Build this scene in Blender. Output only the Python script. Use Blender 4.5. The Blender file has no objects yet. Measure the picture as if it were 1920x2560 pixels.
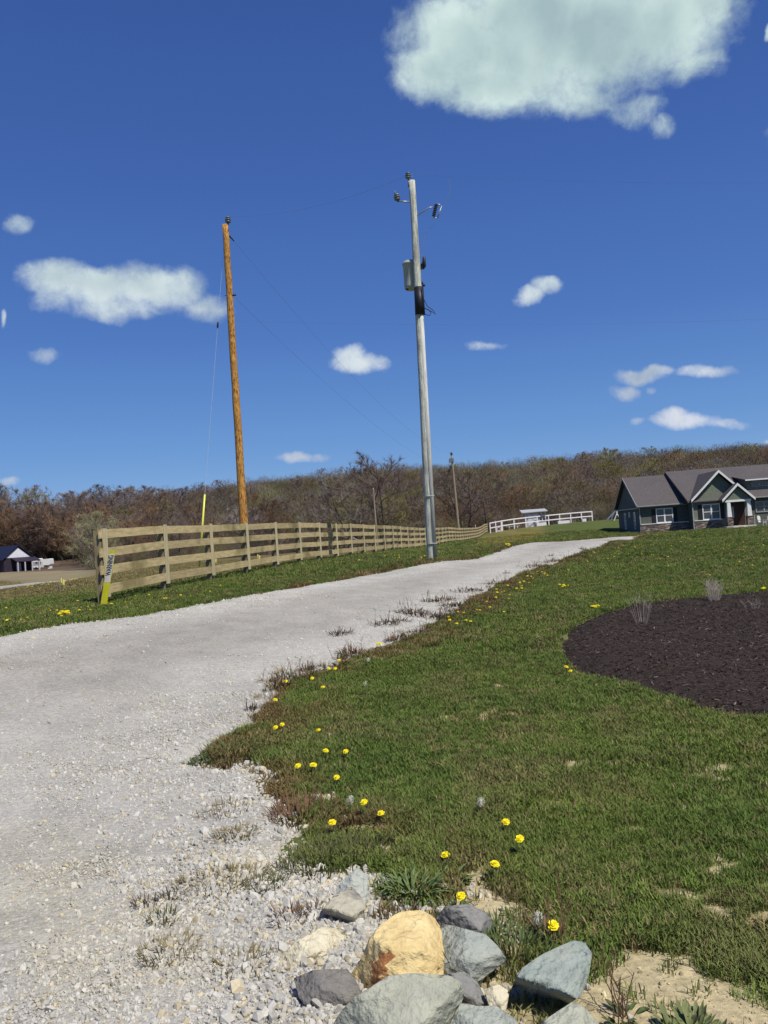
import bpy, bmesh, math, random
import numpy as np
from mathutils import Vector, Matrix

SC = bpy.context.scene
COL = SC.collection
R = math.radians

# ---------------------------------------------------------------- camera
PITCH, ROLL, FPX = R(1.575), R(4.0), 2000.0
FW = np.array([0, math.cos(PITCH), math.sin(PITCH)])
_u = np.array([0, -math.sin(PITCH), math.cos(PITCH)]); _r = np.array([1.0, 0, 0])
UP = _u * math.cos(ROLL) + _r * math.sin(ROLL)
RT = _r * math.cos(ROLL) - _u * math.sin(ROLL)
EYE = np.array([0.0, 0.0, 1.6])
cam_d = bpy.data.cameras.new('camera'); cam = bpy.data.objects.new('camera', cam_d); COL.objects.link(cam)
cam_d.sensor_fit = 'VERTICAL'; cam_d.sensor_height = 36.0; cam_d.lens = FPX / 2560 * 36.0
cam_d.clip_start = 0.05; cam_d.clip_end = 9000
M4 = Matrix.Identity(4)
for i in range(3):
    M4[i][0] = RT[i]; M4[i][1] = UP[i]; M4[i][2] = -FW[i]; M4[i][3] = EYE[i]
cam.matrix_world = M4
SC.camera = cam

def ray(x, y): return FW + RT * ((x - 960) / FPX) + UP * ((1280 - y) / FPX)
def proj(P):
    d = np.asarray(P, float) - EYE; z = d @ FW
    return 960 + FPX * (d @ RT) / z, 1280 - FPX * (d @ UP) / z

# ---------------------------------------------------------------- light, sky
SUN_EL, SUN_AZ = 55.0, 40.0           # sun behind the camera on its right
a, e = R(SUN_AZ), R(SUN_EL)
SUNV = Vector((math.sin(a) * math.cos(e), -math.cos(a) * math.cos(e), math.sin(e)))
sl = bpy.data.lights.new('sun', 'SUN'); sl.energy = 4.9; sl.angle = R(0.53); sl.color = (1.0, 0.94, 0.83)
so = bpy.data.objects.new('sun', sl); COL.objects.link(so)
so.rotation_euler = SUNV.to_track_quat('Z', 'Y').to_euler()
SC.view_settings.view_transform = 'Standard'; SC.view_settings.look = 'None'
SC.view_settings.exposure = 0.0; SC.view_settings.gamma = 1.0

W = bpy.data.worlds.new('World'); SC.world = W; W.use_nodes = True
wn = W.node_tree.nodes; wl = W.node_tree.links; wn.clear()
def wnode(t, **k):
    n = wn.new(t)
    for q, v in k.items(): setattr(n, q, v)
    return n
sky = wnode('ShaderNodeTexSky', sky_type='NISHITA', sun_disc=False)
sky.sun_elevation = R(SUN_EL); sky.sun_rotation = R(180 - SUN_AZ)
sky.altitude = 250; sky.air_density = 1.0; sky.dust_density = 0.1; sky.ozone_density = 3.0
SKY_STRENGTH = 0.085
def wvm(op, a, b=None, val=None):
    n = wnode('ShaderNodeVectorMath', operation=op); wl.new(a, n.inputs[0])
    if b is not None: n.inputs[1].default_value = b
    if val is not None: n.inputs['Scale'].default_value = val
    return n
def wm(op, a, b=None, c=None, clamp=False):
    n = wnode('ShaderNodeMath', operation=op, use_clamp=clamp)
    for i, q in enumerate((a, b, c)):
        if q is None: continue
        if isinstance(q, (int, float)): n.inputs[i].default_value = q
        else: wl.new(q, n.inputs[i])
    return n.outputs[0]
tc = wnode('ShaderNodeTexCoord')
nrm = wvm('NORMALIZE', tc.outputs['Generated']).outputs[0]
wz = wnode('ShaderNodeTexNoise'); wz.inputs['Scale'].default_value = 9; wz.inputs['Detail'].default_value = 5
wz.inputs['Roughness'].default_value = 0.6
wl.new(nrm, wz.inputs['Vector'])
wsub = wvm('SUBTRACT', wz.outputs['Color'], (0.5, 0.5, 0.5)).outputs[0]
wsc = wvm('SCALE', wsub, val=0.038).outputs[0]
wadd = wnode('ShaderNodeVectorMath', operation='ADD'); wl.new(nrm, wadd.inputs[0]); wl.new(wsc, wadd.inputs[1])
wdir = wadd.outputs[0]
# clouds: each a cluster of puffs at a direction of the sky (x, y, half sizes in units of 1/1729 rad, density)
PUFFS = [(1000,80,170,120,1.5),(1150,60,250,165,1.6),(1300,60,240,135,1.6),(1430,50,170,105,1.5),(1060,165,200,80,1.4),
 (925,140,100,80,1.3),(1510,15,120,65,1.2),(1230,190,170,55,1.0),(1370,230,80,38,.7),(1445,264,40,26,.7),(1500,135,75,48,.85),(1250,-90,420,150,1.6),
 (120,598,90,46,1.2),(205,618,125,46,1.3),(320,618,115,54,1.25),(395,615,65,48,.95),(440,655,62,40,.8),(260,662,130,34,.9),(130,650,70,26,.6),
 (43,478,36,22,.75),(95,760,40,17,.7),(768,775,68,27,1.2),(752,758,46,30,1.2),(818,778,28,22,.9),(640,986,50,14,1.0),(684,988,26,11,.7),
 (1150,640,36,19,1.0),(1186,623,42,20,1.05),(1140,652,30,10,.6),(1055,748,48,11,.55),(1385,806,66,20,1.15),(1352,840,42,20,1.0),(1420,796,40,16,1.1),(1525,800,70,15,.9),(1412,838,14,9,.6),
 (1478,910,84,19,1.1),(1562,915,62,12,.75),(1458,901,46,20,1.1),(1660,60,13,22,.9),(0,690,9,16,.8),(12,1037,28,11,.7),(1570,1004,34,20,1.0),(1657,952,16,8,.7),
 (1375,912,20,9,.6),(1740,300,90,40,1.0),(-90,420,80,36,1.0)]
fld = None
for (x, y, ra, rb, wgt) in PUFFS:
    x, y, ra, rb = x * 1.1573, y * 1.1573, ra * 1.1573, rb * 1.1573
    d0 = ray(x, y); d0 /= np.linalg.norm(d0)
    uu = RT - d0 * (RT @ d0); uu /= np.linalg.norm(uu); vv = np.cross(uu, d0)
    da = ray(x + ra, y); da /= np.linalg.norm(da); db = ray(x, y + rb); db /= np.linalg.norm(db)
    A = abs(da @ uu); B = abs(db @ vv)
    n1 = wvm('DOT_PRODUCT', wdir, tuple(uu / A)).outputs['Value']
    n2 = wvm('DOT_PRODUCT', wdir, tuple(vv / B)).outputs['Value']
    nlo = wm('MINIMUM', n2, 0.0)          # crisp tops, softly trailing undersides
    q = wm('MULTIPLY_ADD', wm('MULTIPLY', nlo, nlo), -.42, wm('MULTIPLY_ADD', wm('MULTIPLY', n2, n2), 1.08, wm('MULTIPLY', n1, n1)))
    f = wm('MULTIPLY_ADD', q, -wgt, wgt)
    fld = f if fld is None else wm('SMOOTH_MAX', fld, f, 0.25)
cn = wnode('ShaderNodeTexNoise'); cn.inputs['Scale'].default_value = 22; cn.inputs['Detail'].default_value = 9; cn.inputs['Roughness'].default_value = 0.62
wl.new(wdir, cn.inputs['Vector'])
cn2 = wnode('ShaderNodeTexNoise'); cn2.inputs['Scale'].default_value = 70; cn2.inputs['Detail'].default_value = 6; cn2.inputs['Roughness'].default_value = 0.65; wl.new(wdir, cn2.inputs['Vector'])
fn = wm('MULTIPLY_ADD', cn.outputs['Fac'], 1.45, wm('MULTIPLY_ADD', cn2.outputs['Fac'], .75, wm('ADD', fld, -0.98)))
mr = wnode('ShaderNodeMapRange', interpolation_type='SMOOTHSTEP'); wl.new(fn, mr.inputs['Value'])
mr.inputs['From Min'].default_value = 0.02; mr.inputs['From Max'].default_value = 1.42
sep = wnode('ShaderNodeSeparateXYZ'); wl.new(nrm, sep.inputs[0])
front = wm('GREATER_THAN', sep.outputs['Y'], 0.0)
dens = wm('MULTIPLY', mr.outputs[0], front)
dens = wm('MULTIPLY', dens, 0.90)
cs = wnode('ShaderNodeTexNoise'); cs.inputs['Scale'].default_value = 7.5; cs.inputs['Detail'].default_value = 2.5
wl.new(nrm, cs.inputs['Vector'])
cramp = wnode('ShaderNodeValToRGB'); thick = wnode('ShaderNodeMapRange', interpolation_type='SMOOTHSTEP'); wl.new(fld, thick.inputs['Value']); thick.inputs['From Min'].default_value = .85; thick.inputs['From Max'].default_value = 1.75
wl.new(wm('MULTIPLY_ADD', thick.outputs[0], -.20, wm('MULTIPLY_ADD', cn.outputs['Fac'], .25, wm('ADD', cs.outputs['Fac'], -.085))), cramp.inputs[0])
cramp.color_ramp.elements[0].position = 0.34; cramp.color_ramp.elements[0].color = (0.42, 0.53, 0.565, 1)
cramp.color_ramp.elements[1].position = 0.62; cramp.color_ramp.elements[1].color = (0.76, 0.87, 0.845, 1)
skys = wvm('SCALE', sky.outputs[0], val=SKY_STRENGTH).outputs[0]
hsv = wnode('ShaderNodeHueSaturation'); wl.new(skys, hsv.inputs['Color'])
hsv.inputs['Saturation'].default_value = 1.22; hsv.inputs['Value'].default_value = 1.0; hsv.inputs['Hue'].default_value = 0.5
grad = wnode('ShaderNodeValToRGB'); wl.new(sep.outputs['Z'], grad.inputs[0])
ge = grad.color_ramp.elements
ge[0].position = 0.0; ge[0].color = (.20, .40, .76, 1); ge[1].position = 1.0; ge[1].color = (.018, .065, .27, 1)
for p_, c_ in ((.10, (.125, .29, .68, 1)), (.25, (.076, .182, .55, 1)), (.42, (.056, .130, .45, 1)), (.62, (.038, .094, .35, 1))):
    q_ = ge.new(p_); q_.color = c_
skymix = wnode('ShaderNodeMix', data_type='RGBA'); skymix.inputs['Factor'].default_value = .72
wl.new(hsv.outputs[0], skymix.inputs['A']); wl.new(grad.outputs[0], skymix.inputs['B'])
cmix = wnode('ShaderNodeMix', data_type='RGBA'); wl.new(dens, cmix.inputs['Factor'])
ctz = wnode('ShaderNodeMapRange'); wl.new(sep.outputs['Z'], ctz.inputs['Value']); ctz.inputs['From Min'].default_value = .12; ctz.inputs['From Max'].default_value = .42
ctint = wnode('ShaderNodeMix', data_type='RGBA', blend_type='MULTIPLY'); ctint.inputs['Factor'].default_value = 1.0; wl.new(cramp.outputs[0], ctint.inputs['A'])
cgr = wnode('ShaderNodeMix', data_type='RGBA'); wl.new(ctz.outputs[0], cgr.inputs['Factor']); cgr.inputs['A'].default_value = (1.0, .90, 1.0, 1); cgr.inputs['B'].default_value = (.95, 1.02, .98, 1)
wl.new(cgr.outputs['Result'], ctint.inputs['B'])
wl.new(skymix.outputs['Result'], cmix.inputs['A']); wl.new(ctint.outputs['Result'], cmix.inputs['B'])
bg = wnode('ShaderNodeBackground'); wl.new(cmix.outputs['Result'], bg.inputs[0]); bg.inputs[1].default_value = 1.0
wo = wnode('ShaderNodeOutputWorld'); wl.new(bg.outputs[0], wo.inputs[0])

# ---------------------------------------------------------------- numeric helpers
rng = np.random.default_rng(7); random.seed(7)
def vnoise(x, y, seed=0):
    xi = np.floor(x).astype(np.int64); yi = np.floor(y).astype(np.int64); fx = x - xi; fy = y - yi
    fx = fx * fx * (3 - 2 * fx); fy = fy * fy * (3 - 2 * fy)
    def h(i, j):
        n = (i * 374761393 + j * 668265263 + seed * 1442695041) & 0xffffffff
        n = ((n ^ (n >> 13)) * 1274126177) & 0xffffffff
        return ((n ^ (n >> 16)) & 0xffff) / 65535.0
    a_ = h(xi, yi); b_ = h(xi + 1, yi); c_ = h(xi, yi + 1); d_ = h(xi + 1, yi + 1)
    return (a_ * (1 - fx) + b_ * fx) * (1 - fy) + (c_ * (1 - fx) + d_ * fx) * fy
def fbm(x, y, s, oct=4, seed=0):
    x = np.asarray(x, float) * s; y = np.asarray(y, float) * s
    v = 0; a_ = 0.5; t = 0
    for k in range(oct):
        v = v + a_ * vnoise(x, y, seed + k * 17); t += a_; a_ *= 0.5; x = x * 2.03 + 11.3; y = y * 2.03 + 4.7
    return v / t
def sstep(a_, b_, x):
    t = np.clip((x - a_) / (b_ - a_), 0, 1); return t * t * (3 - 2 * t)

# terrain heights (x, y, z)
CT = [(0,0,0),(-4,0,.0),(4,0,-.05),(0,3,0),(2,3,-.02),(-4,4,.05),(4,5,.03),(-1.4,6,.0),(-.7,9,.1),(.7,12,.2),(2,17,.25),(4.85,26,.25),(12,44,.15),(19,64,0),
 (-5.1,10.6,.6),(-2.4,18.6,.65),(1.5,24.4,.65),(4,30.6,.65),(8.3,39,.6),(14,52,.3),(20,65,.0),(-9,8,.5),(-8,2,.2),
 (-5.2,14.8,.66),(-4.7,17.2,.73),(-3.8,22,.76),(-2.9,26.8,.79),(-1.9,31.6,.75),(-.6,38.8,.67),(.35,43.6,.63),(3.2,58,.42),(5.5,70,.42),(8.7,87,.25),(11.5,101,.22),(13,110,.4),(15.2,120,.68),
 (18,112,1.0),(24,116,1.25),(31,120,1.4),(36,125,1.4),(24,95,.55),(18,80,.1),
 (26,80,-.12),(34,80,-.2),(40,80,-.3),(30,93,.1),(42,95,0),(12,12,0.02),(8,8,0),(12,20,.12),(20,30,.15),(25,45,.1),(28,62,0.0),(35,62,-.1),
 (-8,32,.72),(-18,38,.3),(-15.4,42,.3),(-8.6,49,.42),(-30,72,-.2),(-12,75,-.1),(-60,110,-1.0),(-94,200,-1.25),(-98,222,-1.2),(-75,222,-1.0),(-125,222,-1.2),(-96,240,-.8),(-30,130,-.6),(-25,190,-1.0),(0,110,0),(10,190,.0),(45,190,1.4),(80,190,1.4),
 (-12,20,.4),(-20,20,.1),(-130,262,4),(-50,250,8),(30,250,9),(120,250,9.5),(-150,310,17),(0,310,19),(150,310,20),(-60,30,-1),(60,30,0),(-100,100,-1.5),(100,100,1),(0,-40,-.3),(40,-30,-.2),(-40,-30,-.2)]
CT = np.array(CT)
def _tk(r2): return np.where(r2 > 1e-9, 0.5 * r2 * np.log(np.maximum(r2, 1e-9)), 0)
_S = 100.0
_cp = CT[:, :2] / _S; _n = len(CT)
_K = _tk(((_cp[:, None] - _cp[None]) ** 2).sum(-1)) + np.eye(_n) * 2e-6
_P = np.c_[np.ones(_n), _cp]
_Am = np.block([[_K, _P], [_P.T, np.zeros((3, 3))]])
_wt = np.linalg.solve(_Am, np.r_[CT[:, 2], 0, 0, 0])
def H(x, y):
    x = np.asarray(x, float); y = np.asarray(y, float); sh = x.shape
    xf = x.ravel(); yf = y.ravel(); out = np.zeros(len(xf))
    for i in range(0, len(xf), 40000):
        X = xf[i:i+40000]; Y = yf[i:i+40000]; r = np.hypot(X, Y); k = np.minimum(1, 330 / np.maximum(r, 1e-6))
        p = np.c_[X * k, Y * k] / _S
        z = _tk(((p[:, None] - _cp[None]) ** 2).sum(-1)) @ _wt[:_n] + _wt[_n] + p @ _wt[_n+1:]
        z = np.clip(z, -3, 22)
        ns = (fbm(X, Y, 1.3, 3, 5) - 0.5) * 0.06 * np.clip(1 - r / 40, 0, 1)
        out[i:i+40000] = z + ns
    return out.reshape(sh)
_ts = np.geomspace(1.2, 420, 900)
def ground(px, py):
    d = ray(px, py); d = d / d[1]
    p = EYE[None] + _ts[:, None] * d[None]
    f = p[:, 2] - H(p[:, 0], p[:, 1])
    i = np.argmax(f < 0)
    if f[i] >= 0: i = len(_ts) - 1
    if i == 0: t = _ts[0]
    else:
        t = _ts[i-1] + (_ts[i] - _ts[i-1]) * f[i-1] / max(f[i-1] - f[i], 1e-9)
    q = EYE + d * t
    return np.array([q[0], q[1], float(H(q[0], q[1]))])
def gpoly(pts): return np.array([ground(*p)[:2] for p in pts])
def inpoly(x, y, poly):
    c = np.zeros(x.shape, bool); n = len(poly); j = n - 1
    for i in range(n):
        xi, yi = poly[i]; xj, yj = poly[j]
        m = ((yi > y) != (yj > y)) & (x < (xj - xi) * (y - yi) / (yj - yi + 1e-12) + xi)
        c ^= m; j = i
    return c
def sdist(x, y, poly):            # positive inside
    x = np.asarray(x, float); y = np.asarray(y, float)
    d = np.full(x.shape, 1e9); n = len(poly)
    for i in range(n):
        a_ = poly[i]; b_ = poly[(i + 1) % n]; ab = b_ - a_
        t = np.clip(((x - a_[0]) * ab[0] + (y - a_[1]) * ab[1]) / (ab @ ab + 1e-12), 0, 1)
        d = np.minimum(d, np.hypot(x - a_[0] - t * ab[0], y - a_[1] - t * ab[1]))
    return np.where(inpoly(x, y, poly), d, -d)

# outlines on the ground
NEAR = [(1590,1343),(1530,1356),(1500,1368),(1406,1398),(1316,1430),(1262,1456),(1200,1488),(1135,1531),(1045,1586),(1000,1606),(918,1630),
        (871,1652),(778,1690),(694,1708),(685,1755),(655,1790),(600,1830),(510,1882),(494,1912),(555,1920),(625,1905),(683,1949),(700,2040),(790,2080),(715,2146),(810,2187),(900,2185),(935,2260)]
FAR = [(0,1591),(169,1562),(359,1539),(527,1507),(700,1476),(831,1454),(975,1428),(1091,1406),(1250,1378),(1388,1356),(1500,1347),(1586,1341)]
DRIVE = np.vstack([[(-10, -6), (-8.8, 4), (-7.2, 8)], gpoly(FAR), [(23, 71), (24, 70)], gpoly(NEAR), [(0.1, 2.0), (0.6, 1.0), (0.8, -6)]])
LANE = gpoly([(-260,1496),(0,1477),(127,1460),(185,1455),(186,1451),(100,1456),(0,1467),(-260,1485)])
MULCH = gpoly([(1374,1624),(1386,1590),(1428,1557),(1492,1532),(1556,1517),(1648,1504),(1750,1496),(1850,1488),(1920,1484),(2060,1478),(2170,1490),(2250,1530),(2275,1600),
               (2250,1690),(2170,1770),(2060,1806),(1920,1808),(1860,1805),(1800,1798),(1720,1774),(1640,1750),(1560,1724),(1500,1710),(1422,1692),(1388,1660)])
SAND1 = gpoly([(1470,2440),(1540,2395),(1620,2385),(1700,2388),(1780,2415),(1850,2455),(1920,2510),(2050,2600),(2050,2900),(1350,2900),(1400,2600)])
SAND2 = gpoly([(1165,2180),(1230,2185),(1270,2240),(1300,2290),(1340,2350),(1260,2380),(1130,2300),(1120,2240)])
SAND3 = gpoly([(700,2190),(900,2180),(1150,2250),(1250,2400),(1480,2420),(1420,2800),(700,2800)])
FIELD = gpoly([(-300,1475),(0,1452),(95,1456),(190,1450),(228,1432),(222,1423),(-300,1443)])
STRIP = gpoly([(1190,1372),(1212,1336),(1228,1331),(1345,1315),(1362,1335),(1300,1355)])
BARE = [(1270,1790,.30),(1125,1800,.16),(800,1735,.14),(860,1745,.12),(815,1840,.14),(1245,1650,.1),(1340,1690,.08),(1230,1720,.18),(880,1915,.08),
        (820,1990,.15),(900,2060,.12),(960,2080,.10),(1000,2120,.15),(1520,1915,.12),(1660,1880,.12),(1780,1930,.2),(1860,1960,.15),(1680,2220,.14),(1790,2160,.16),(1860,2260,.2),(1310,2030,.1),
        (1450,1910,.10),(1400,2010,.12),(1590,2090,.12),(1720,2020,.10)]
BARE = [(ground(x, y)[:2], r) for x, y, r in BARE]
FS = np.array([-5.2, 14.8]); FD = np.array([390 / 2000, 1.0]); FD /= np.linalg.norm(FD)   # fence start and heading
def barefield(x, y):
    b = np.zeros(np.shape(x))
    for c, r in BARE:
        b = np.maximum(b, np.exp(-((x - c[0]) ** 2 + (y - c[1]) ** 2) / (r * r * 1.7)) * 1.3)
    n = fbm(x, y, 2.6, 4, 31) * 0.6 + fbm(x, y, 0.7, 2, 77) * 0.4
    b = np.maximum(b, sstep(0.565, 0.68, n) * .85 * np.clip(1.2 - y / 14, 0.15, 1) * (x > -4))
    rag = (fbm(x, y, 5, 3, 9) - 0.5) * 0.35
    b = np.minimum(b, 1) * .92 * sstep(.30, .60, fbm(x, y, 11, 3, 71) + .04)
    for P_ in (SAND1, SAND2, SAND3): b = np.maximum(b, sstep(-.14, .05, sdist(x, y, P_) + rag * .6) * (.86 + .1 * (P_ is not SAND3)))
    return np.clip(b, 0, 1)
def grass_rgb(x, y):
    n1 = fbm(x, y, 1.1, 4, 3); n2 = fbm(x, y, 0.23, 3, 8)
    c = np.stack([0.046 + 0.032 * n1 + 0.014 * n2, 0.075 + 0.026 * n1 + 0.019 * n2, 0.017 + 0.005 * n1], -1)
    dr = sdist(x, y, DRIVE)
    k = sstep(-0.7 - .02 * y, -0.05, dr + (n1 - 0.5) * 0.8) * sstep(0.44, 0.64, fbm(x, y, 2.2, 3, 40) + 0.08) * (x > -2.2) * (1 - np.clip((FS[0] - x + y * .45 - 4.0) / 2, 0, 1) * (x < y * .25 - 6.6))
    c = c + k[..., None] * (np.array([0.10, 0.062, 0.028]) - c) * 0.85
    n3 = sstep(0.55, 0.78, fbm(x, y, 1.7, 4, 55)) * 0.4
    c = c + n3[..., None] * (np.array([0.115, 0.098, 0.042]) - c)
    fs = (x - FS[0]) * FD[1] - (y - FS[1]) * FD[0]
    k = sstep(0.0, -2.0, fs) * sstep(16, 24, y) * 0.8
    c = c + k[..., None] * (np.array([0.135, 0.105, 0.048]) - c)
    k = sstep(-1.0, 1.0, sdist(x, y, STRIP)) * (0.8 + 0.4 * np.sin(x * 1.6 + y * .12))
    c = c + np.clip(k, 0, 1)[..., None] * (np.array([0.16, 0.135, 0.035]) - c)
    k = sstep(150, 185, y)
    c = c + k[..., None] * (np.array([0.105, 0.078, 0.06]) - c)
    return np.clip(c * 1.30, 0.004, 1)

# ---------------------------------------------------------------- materials
def nt(m):
    m.use_nodes = True; n = m.node_tree.nodes; n.clear()
    o = n.new('ShaderNodeOutputMaterial'); b = n.new('ShaderNodeBsdfPrincipled')
    m.node_tree.links.new(b.outputs[0], o.inputs[0]); return n, m.node_tree.links, b
MATS = {}
def noise_mat(name, c1, c2, scale=8.0, rough=0.8, detail=6, bump=0.0, bscale=None, stretch=None, metal=0.0, c3=None, s3=2.0, lo=.35, hi=.65, spec=0.3, rnd=0.0, bdist=0.02):
    if name in MATS: return MATS[name]
    m = bpy.data.materials.new(name); n, l, b = nt(m)
    t = n.new('ShaderNodeTexCoord'); vec = t.outputs['Object']
    if stretch:
        mp = n.new('ShaderNodeMapping'); mp.inputs['Scale'].default_value = stretch; l.new(vec, mp.inputs[0]); vec = mp.outputs[0]
    z = n.new('ShaderNodeTexNoise'); z.inputs['Scale'].default_value = scale; z.inputs['Detail'].default_value = detail; z.inputs['Roughness'].default_value = .62
    l.new(vec, z.inputs['Vector'])
    r = n.new('ShaderNodeValToRGB'); r.color_ramp.elements[0].position = lo; r.color_ramp.elements[1].position = hi
    r.color_ramp.elements[0].color = (*c1, 1); r.color_ramp.elements[1].color = (*c2, 1); l.new(z.outputs['Fac'], r.inputs[0])
    col = r.outputs[0]
    if c3 is not None:
        z3 = n.new('ShaderNodeTexNoise'); z3.inputs['Scale'].default_value = s3; z3.inputs['Detail'].default_value = 5; l.new(t.outputs['Object'], z3.inputs['Vector'])
        r3 = n.new('ShaderNodeMapRange'); r3.inputs['From Min'].default_value = .52; r3.inputs['From Max'].default_value = .64; l.new(z3.outputs['Fac'], r3.inputs['Value'])
        mx = n.new('ShaderNodeMix'); mx.data_type = 'RGBA'; l.new(r3.outputs[0], mx.inputs['Factor']); l.new(col, mx.inputs['A']); mx.inputs['B'].default_value = (*c3, 1); col = mx.outputs['Result']
    if rnd:
        oi = n.new('ShaderNodeObjectInfo'); mr_ = n.new('ShaderNodeMapRange'); mr_.inputs['To Min'].default_value = 1 - rnd; mr_.inputs['To Max'].default_value = 1 + rnd
        l.new(oi.outputs['Random'], mr_.inputs['Value'])
        hs = n.new('ShaderNodeHueSaturation'); l.new(col, hs.inputs['Color']); l.new(mr_.outputs[0], hs.inputs['Value']); col = hs.outputs[0]
    l.new(col, b.inputs['Base Color']); b.inputs['Roughness'].default_value = rough; b.inputs['Metallic'].default_value = metal
    b.inputs['Specular IOR Level'].default_value = spec
    if bump:
        bz = n.new('ShaderNodeTexNoise'); bz.inputs['Scale'].default_value = bscale or scale * 2; bz.inputs['Detail'].default_value = 6; l.new(vec, bz.inputs['Vector'])
        bp = n.new('ShaderNodeBump'); bp.inputs['Strength'].default_value = bump; bp.inputs['Distance'].default_value = bdist; l.new(bz.outputs['Fac'], bp.inputs['Height']); l.new(bp.outputs[0], b.inputs['Normal'])
    MATS[name] = m; return m
def attr_mat(name, attr='tint', inst=False, lo=.7, hi=1.3, scale=30, rough=.9, bump=.0, translucent=0.0, geo=True, spec=.15):
    m = bpy.data.materials.new(name); n, l, b = nt(m)
    at = n.new('ShaderNodeAttribute'); at.attribute_name = attr; at.attribute_type = 'INSTANCER' if inst else 'GEOMETRY'
    if inst:
        oi = n.new('ShaderNodeObjectInfo'); src = oi.outputs['Random']
        if geo:
            g = n.new('ShaderNodeTexCoord'); z = n.new('ShaderNodeTexNoise'); z.inputs['Scale'].default_value = scale; l.new(g.outputs['Object'], z.inputs['Vector'])
            ad = n.new('ShaderNodeMath'); ad.operation = 'MULTIPLY_ADD'; ad.inputs[1].default_value = .6; l.new(z.outputs['Fac'], ad.inputs[0])
            ml = n.new('ShaderNodeMath'); ml.operation = 'MULTIPLY'; ml.inputs[1].default_value = .5; l.new(src, ml.inputs[0]); l.new(ml.outputs[0], ad.inputs[2]); src = ad.outputs[0]
    else:
        g = n.new('ShaderNodeTexCoord'); z = n.new('ShaderNodeTexNoise'); z.inputs['Scale'].default_value = scale; z.inputs['Detail'].default_value = 8; z.inputs['Roughness'].default_value = .7; l.new(g.outputs['Object'], z.inputs['Vector']); src = z.outputs['Fac']
    mr_ = n.new('ShaderNodeMapRange'); mr_.inputs['From Min'].default_value = .1 if inst else .28; mr_.inputs['From Max'].default_value = .9 if inst else .72
    mr_.inputs['To Min'].default_value = lo; mr_.inputs['To Max'].default_value = hi; l.new(src, mr_.inputs['Value'])
    vm = n.new('ShaderNodeVectorMath'); vm.operation = 'SCALE'; l.new(at.outputs['Color'], vm.inputs[0]); l.new(mr_.outputs[0], vm.inputs['Scale'])
    l.new(vm.outputs[0], b.inputs['Base Color']); b.inputs['Roughness'].default_value = rough; b.inputs['Specular IOR Level'].default_value = spec
    if bump:
        bp = n.new('ShaderNodeBump'); bp.inputs['Strength'].default_value = bump; bp.inputs['Distance'].default_value = .03; l.new(z.outputs['Fac'], bp.inputs['Height']); l.new(bp.outputs[0], b.inputs['Normal'])
    return m

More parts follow.
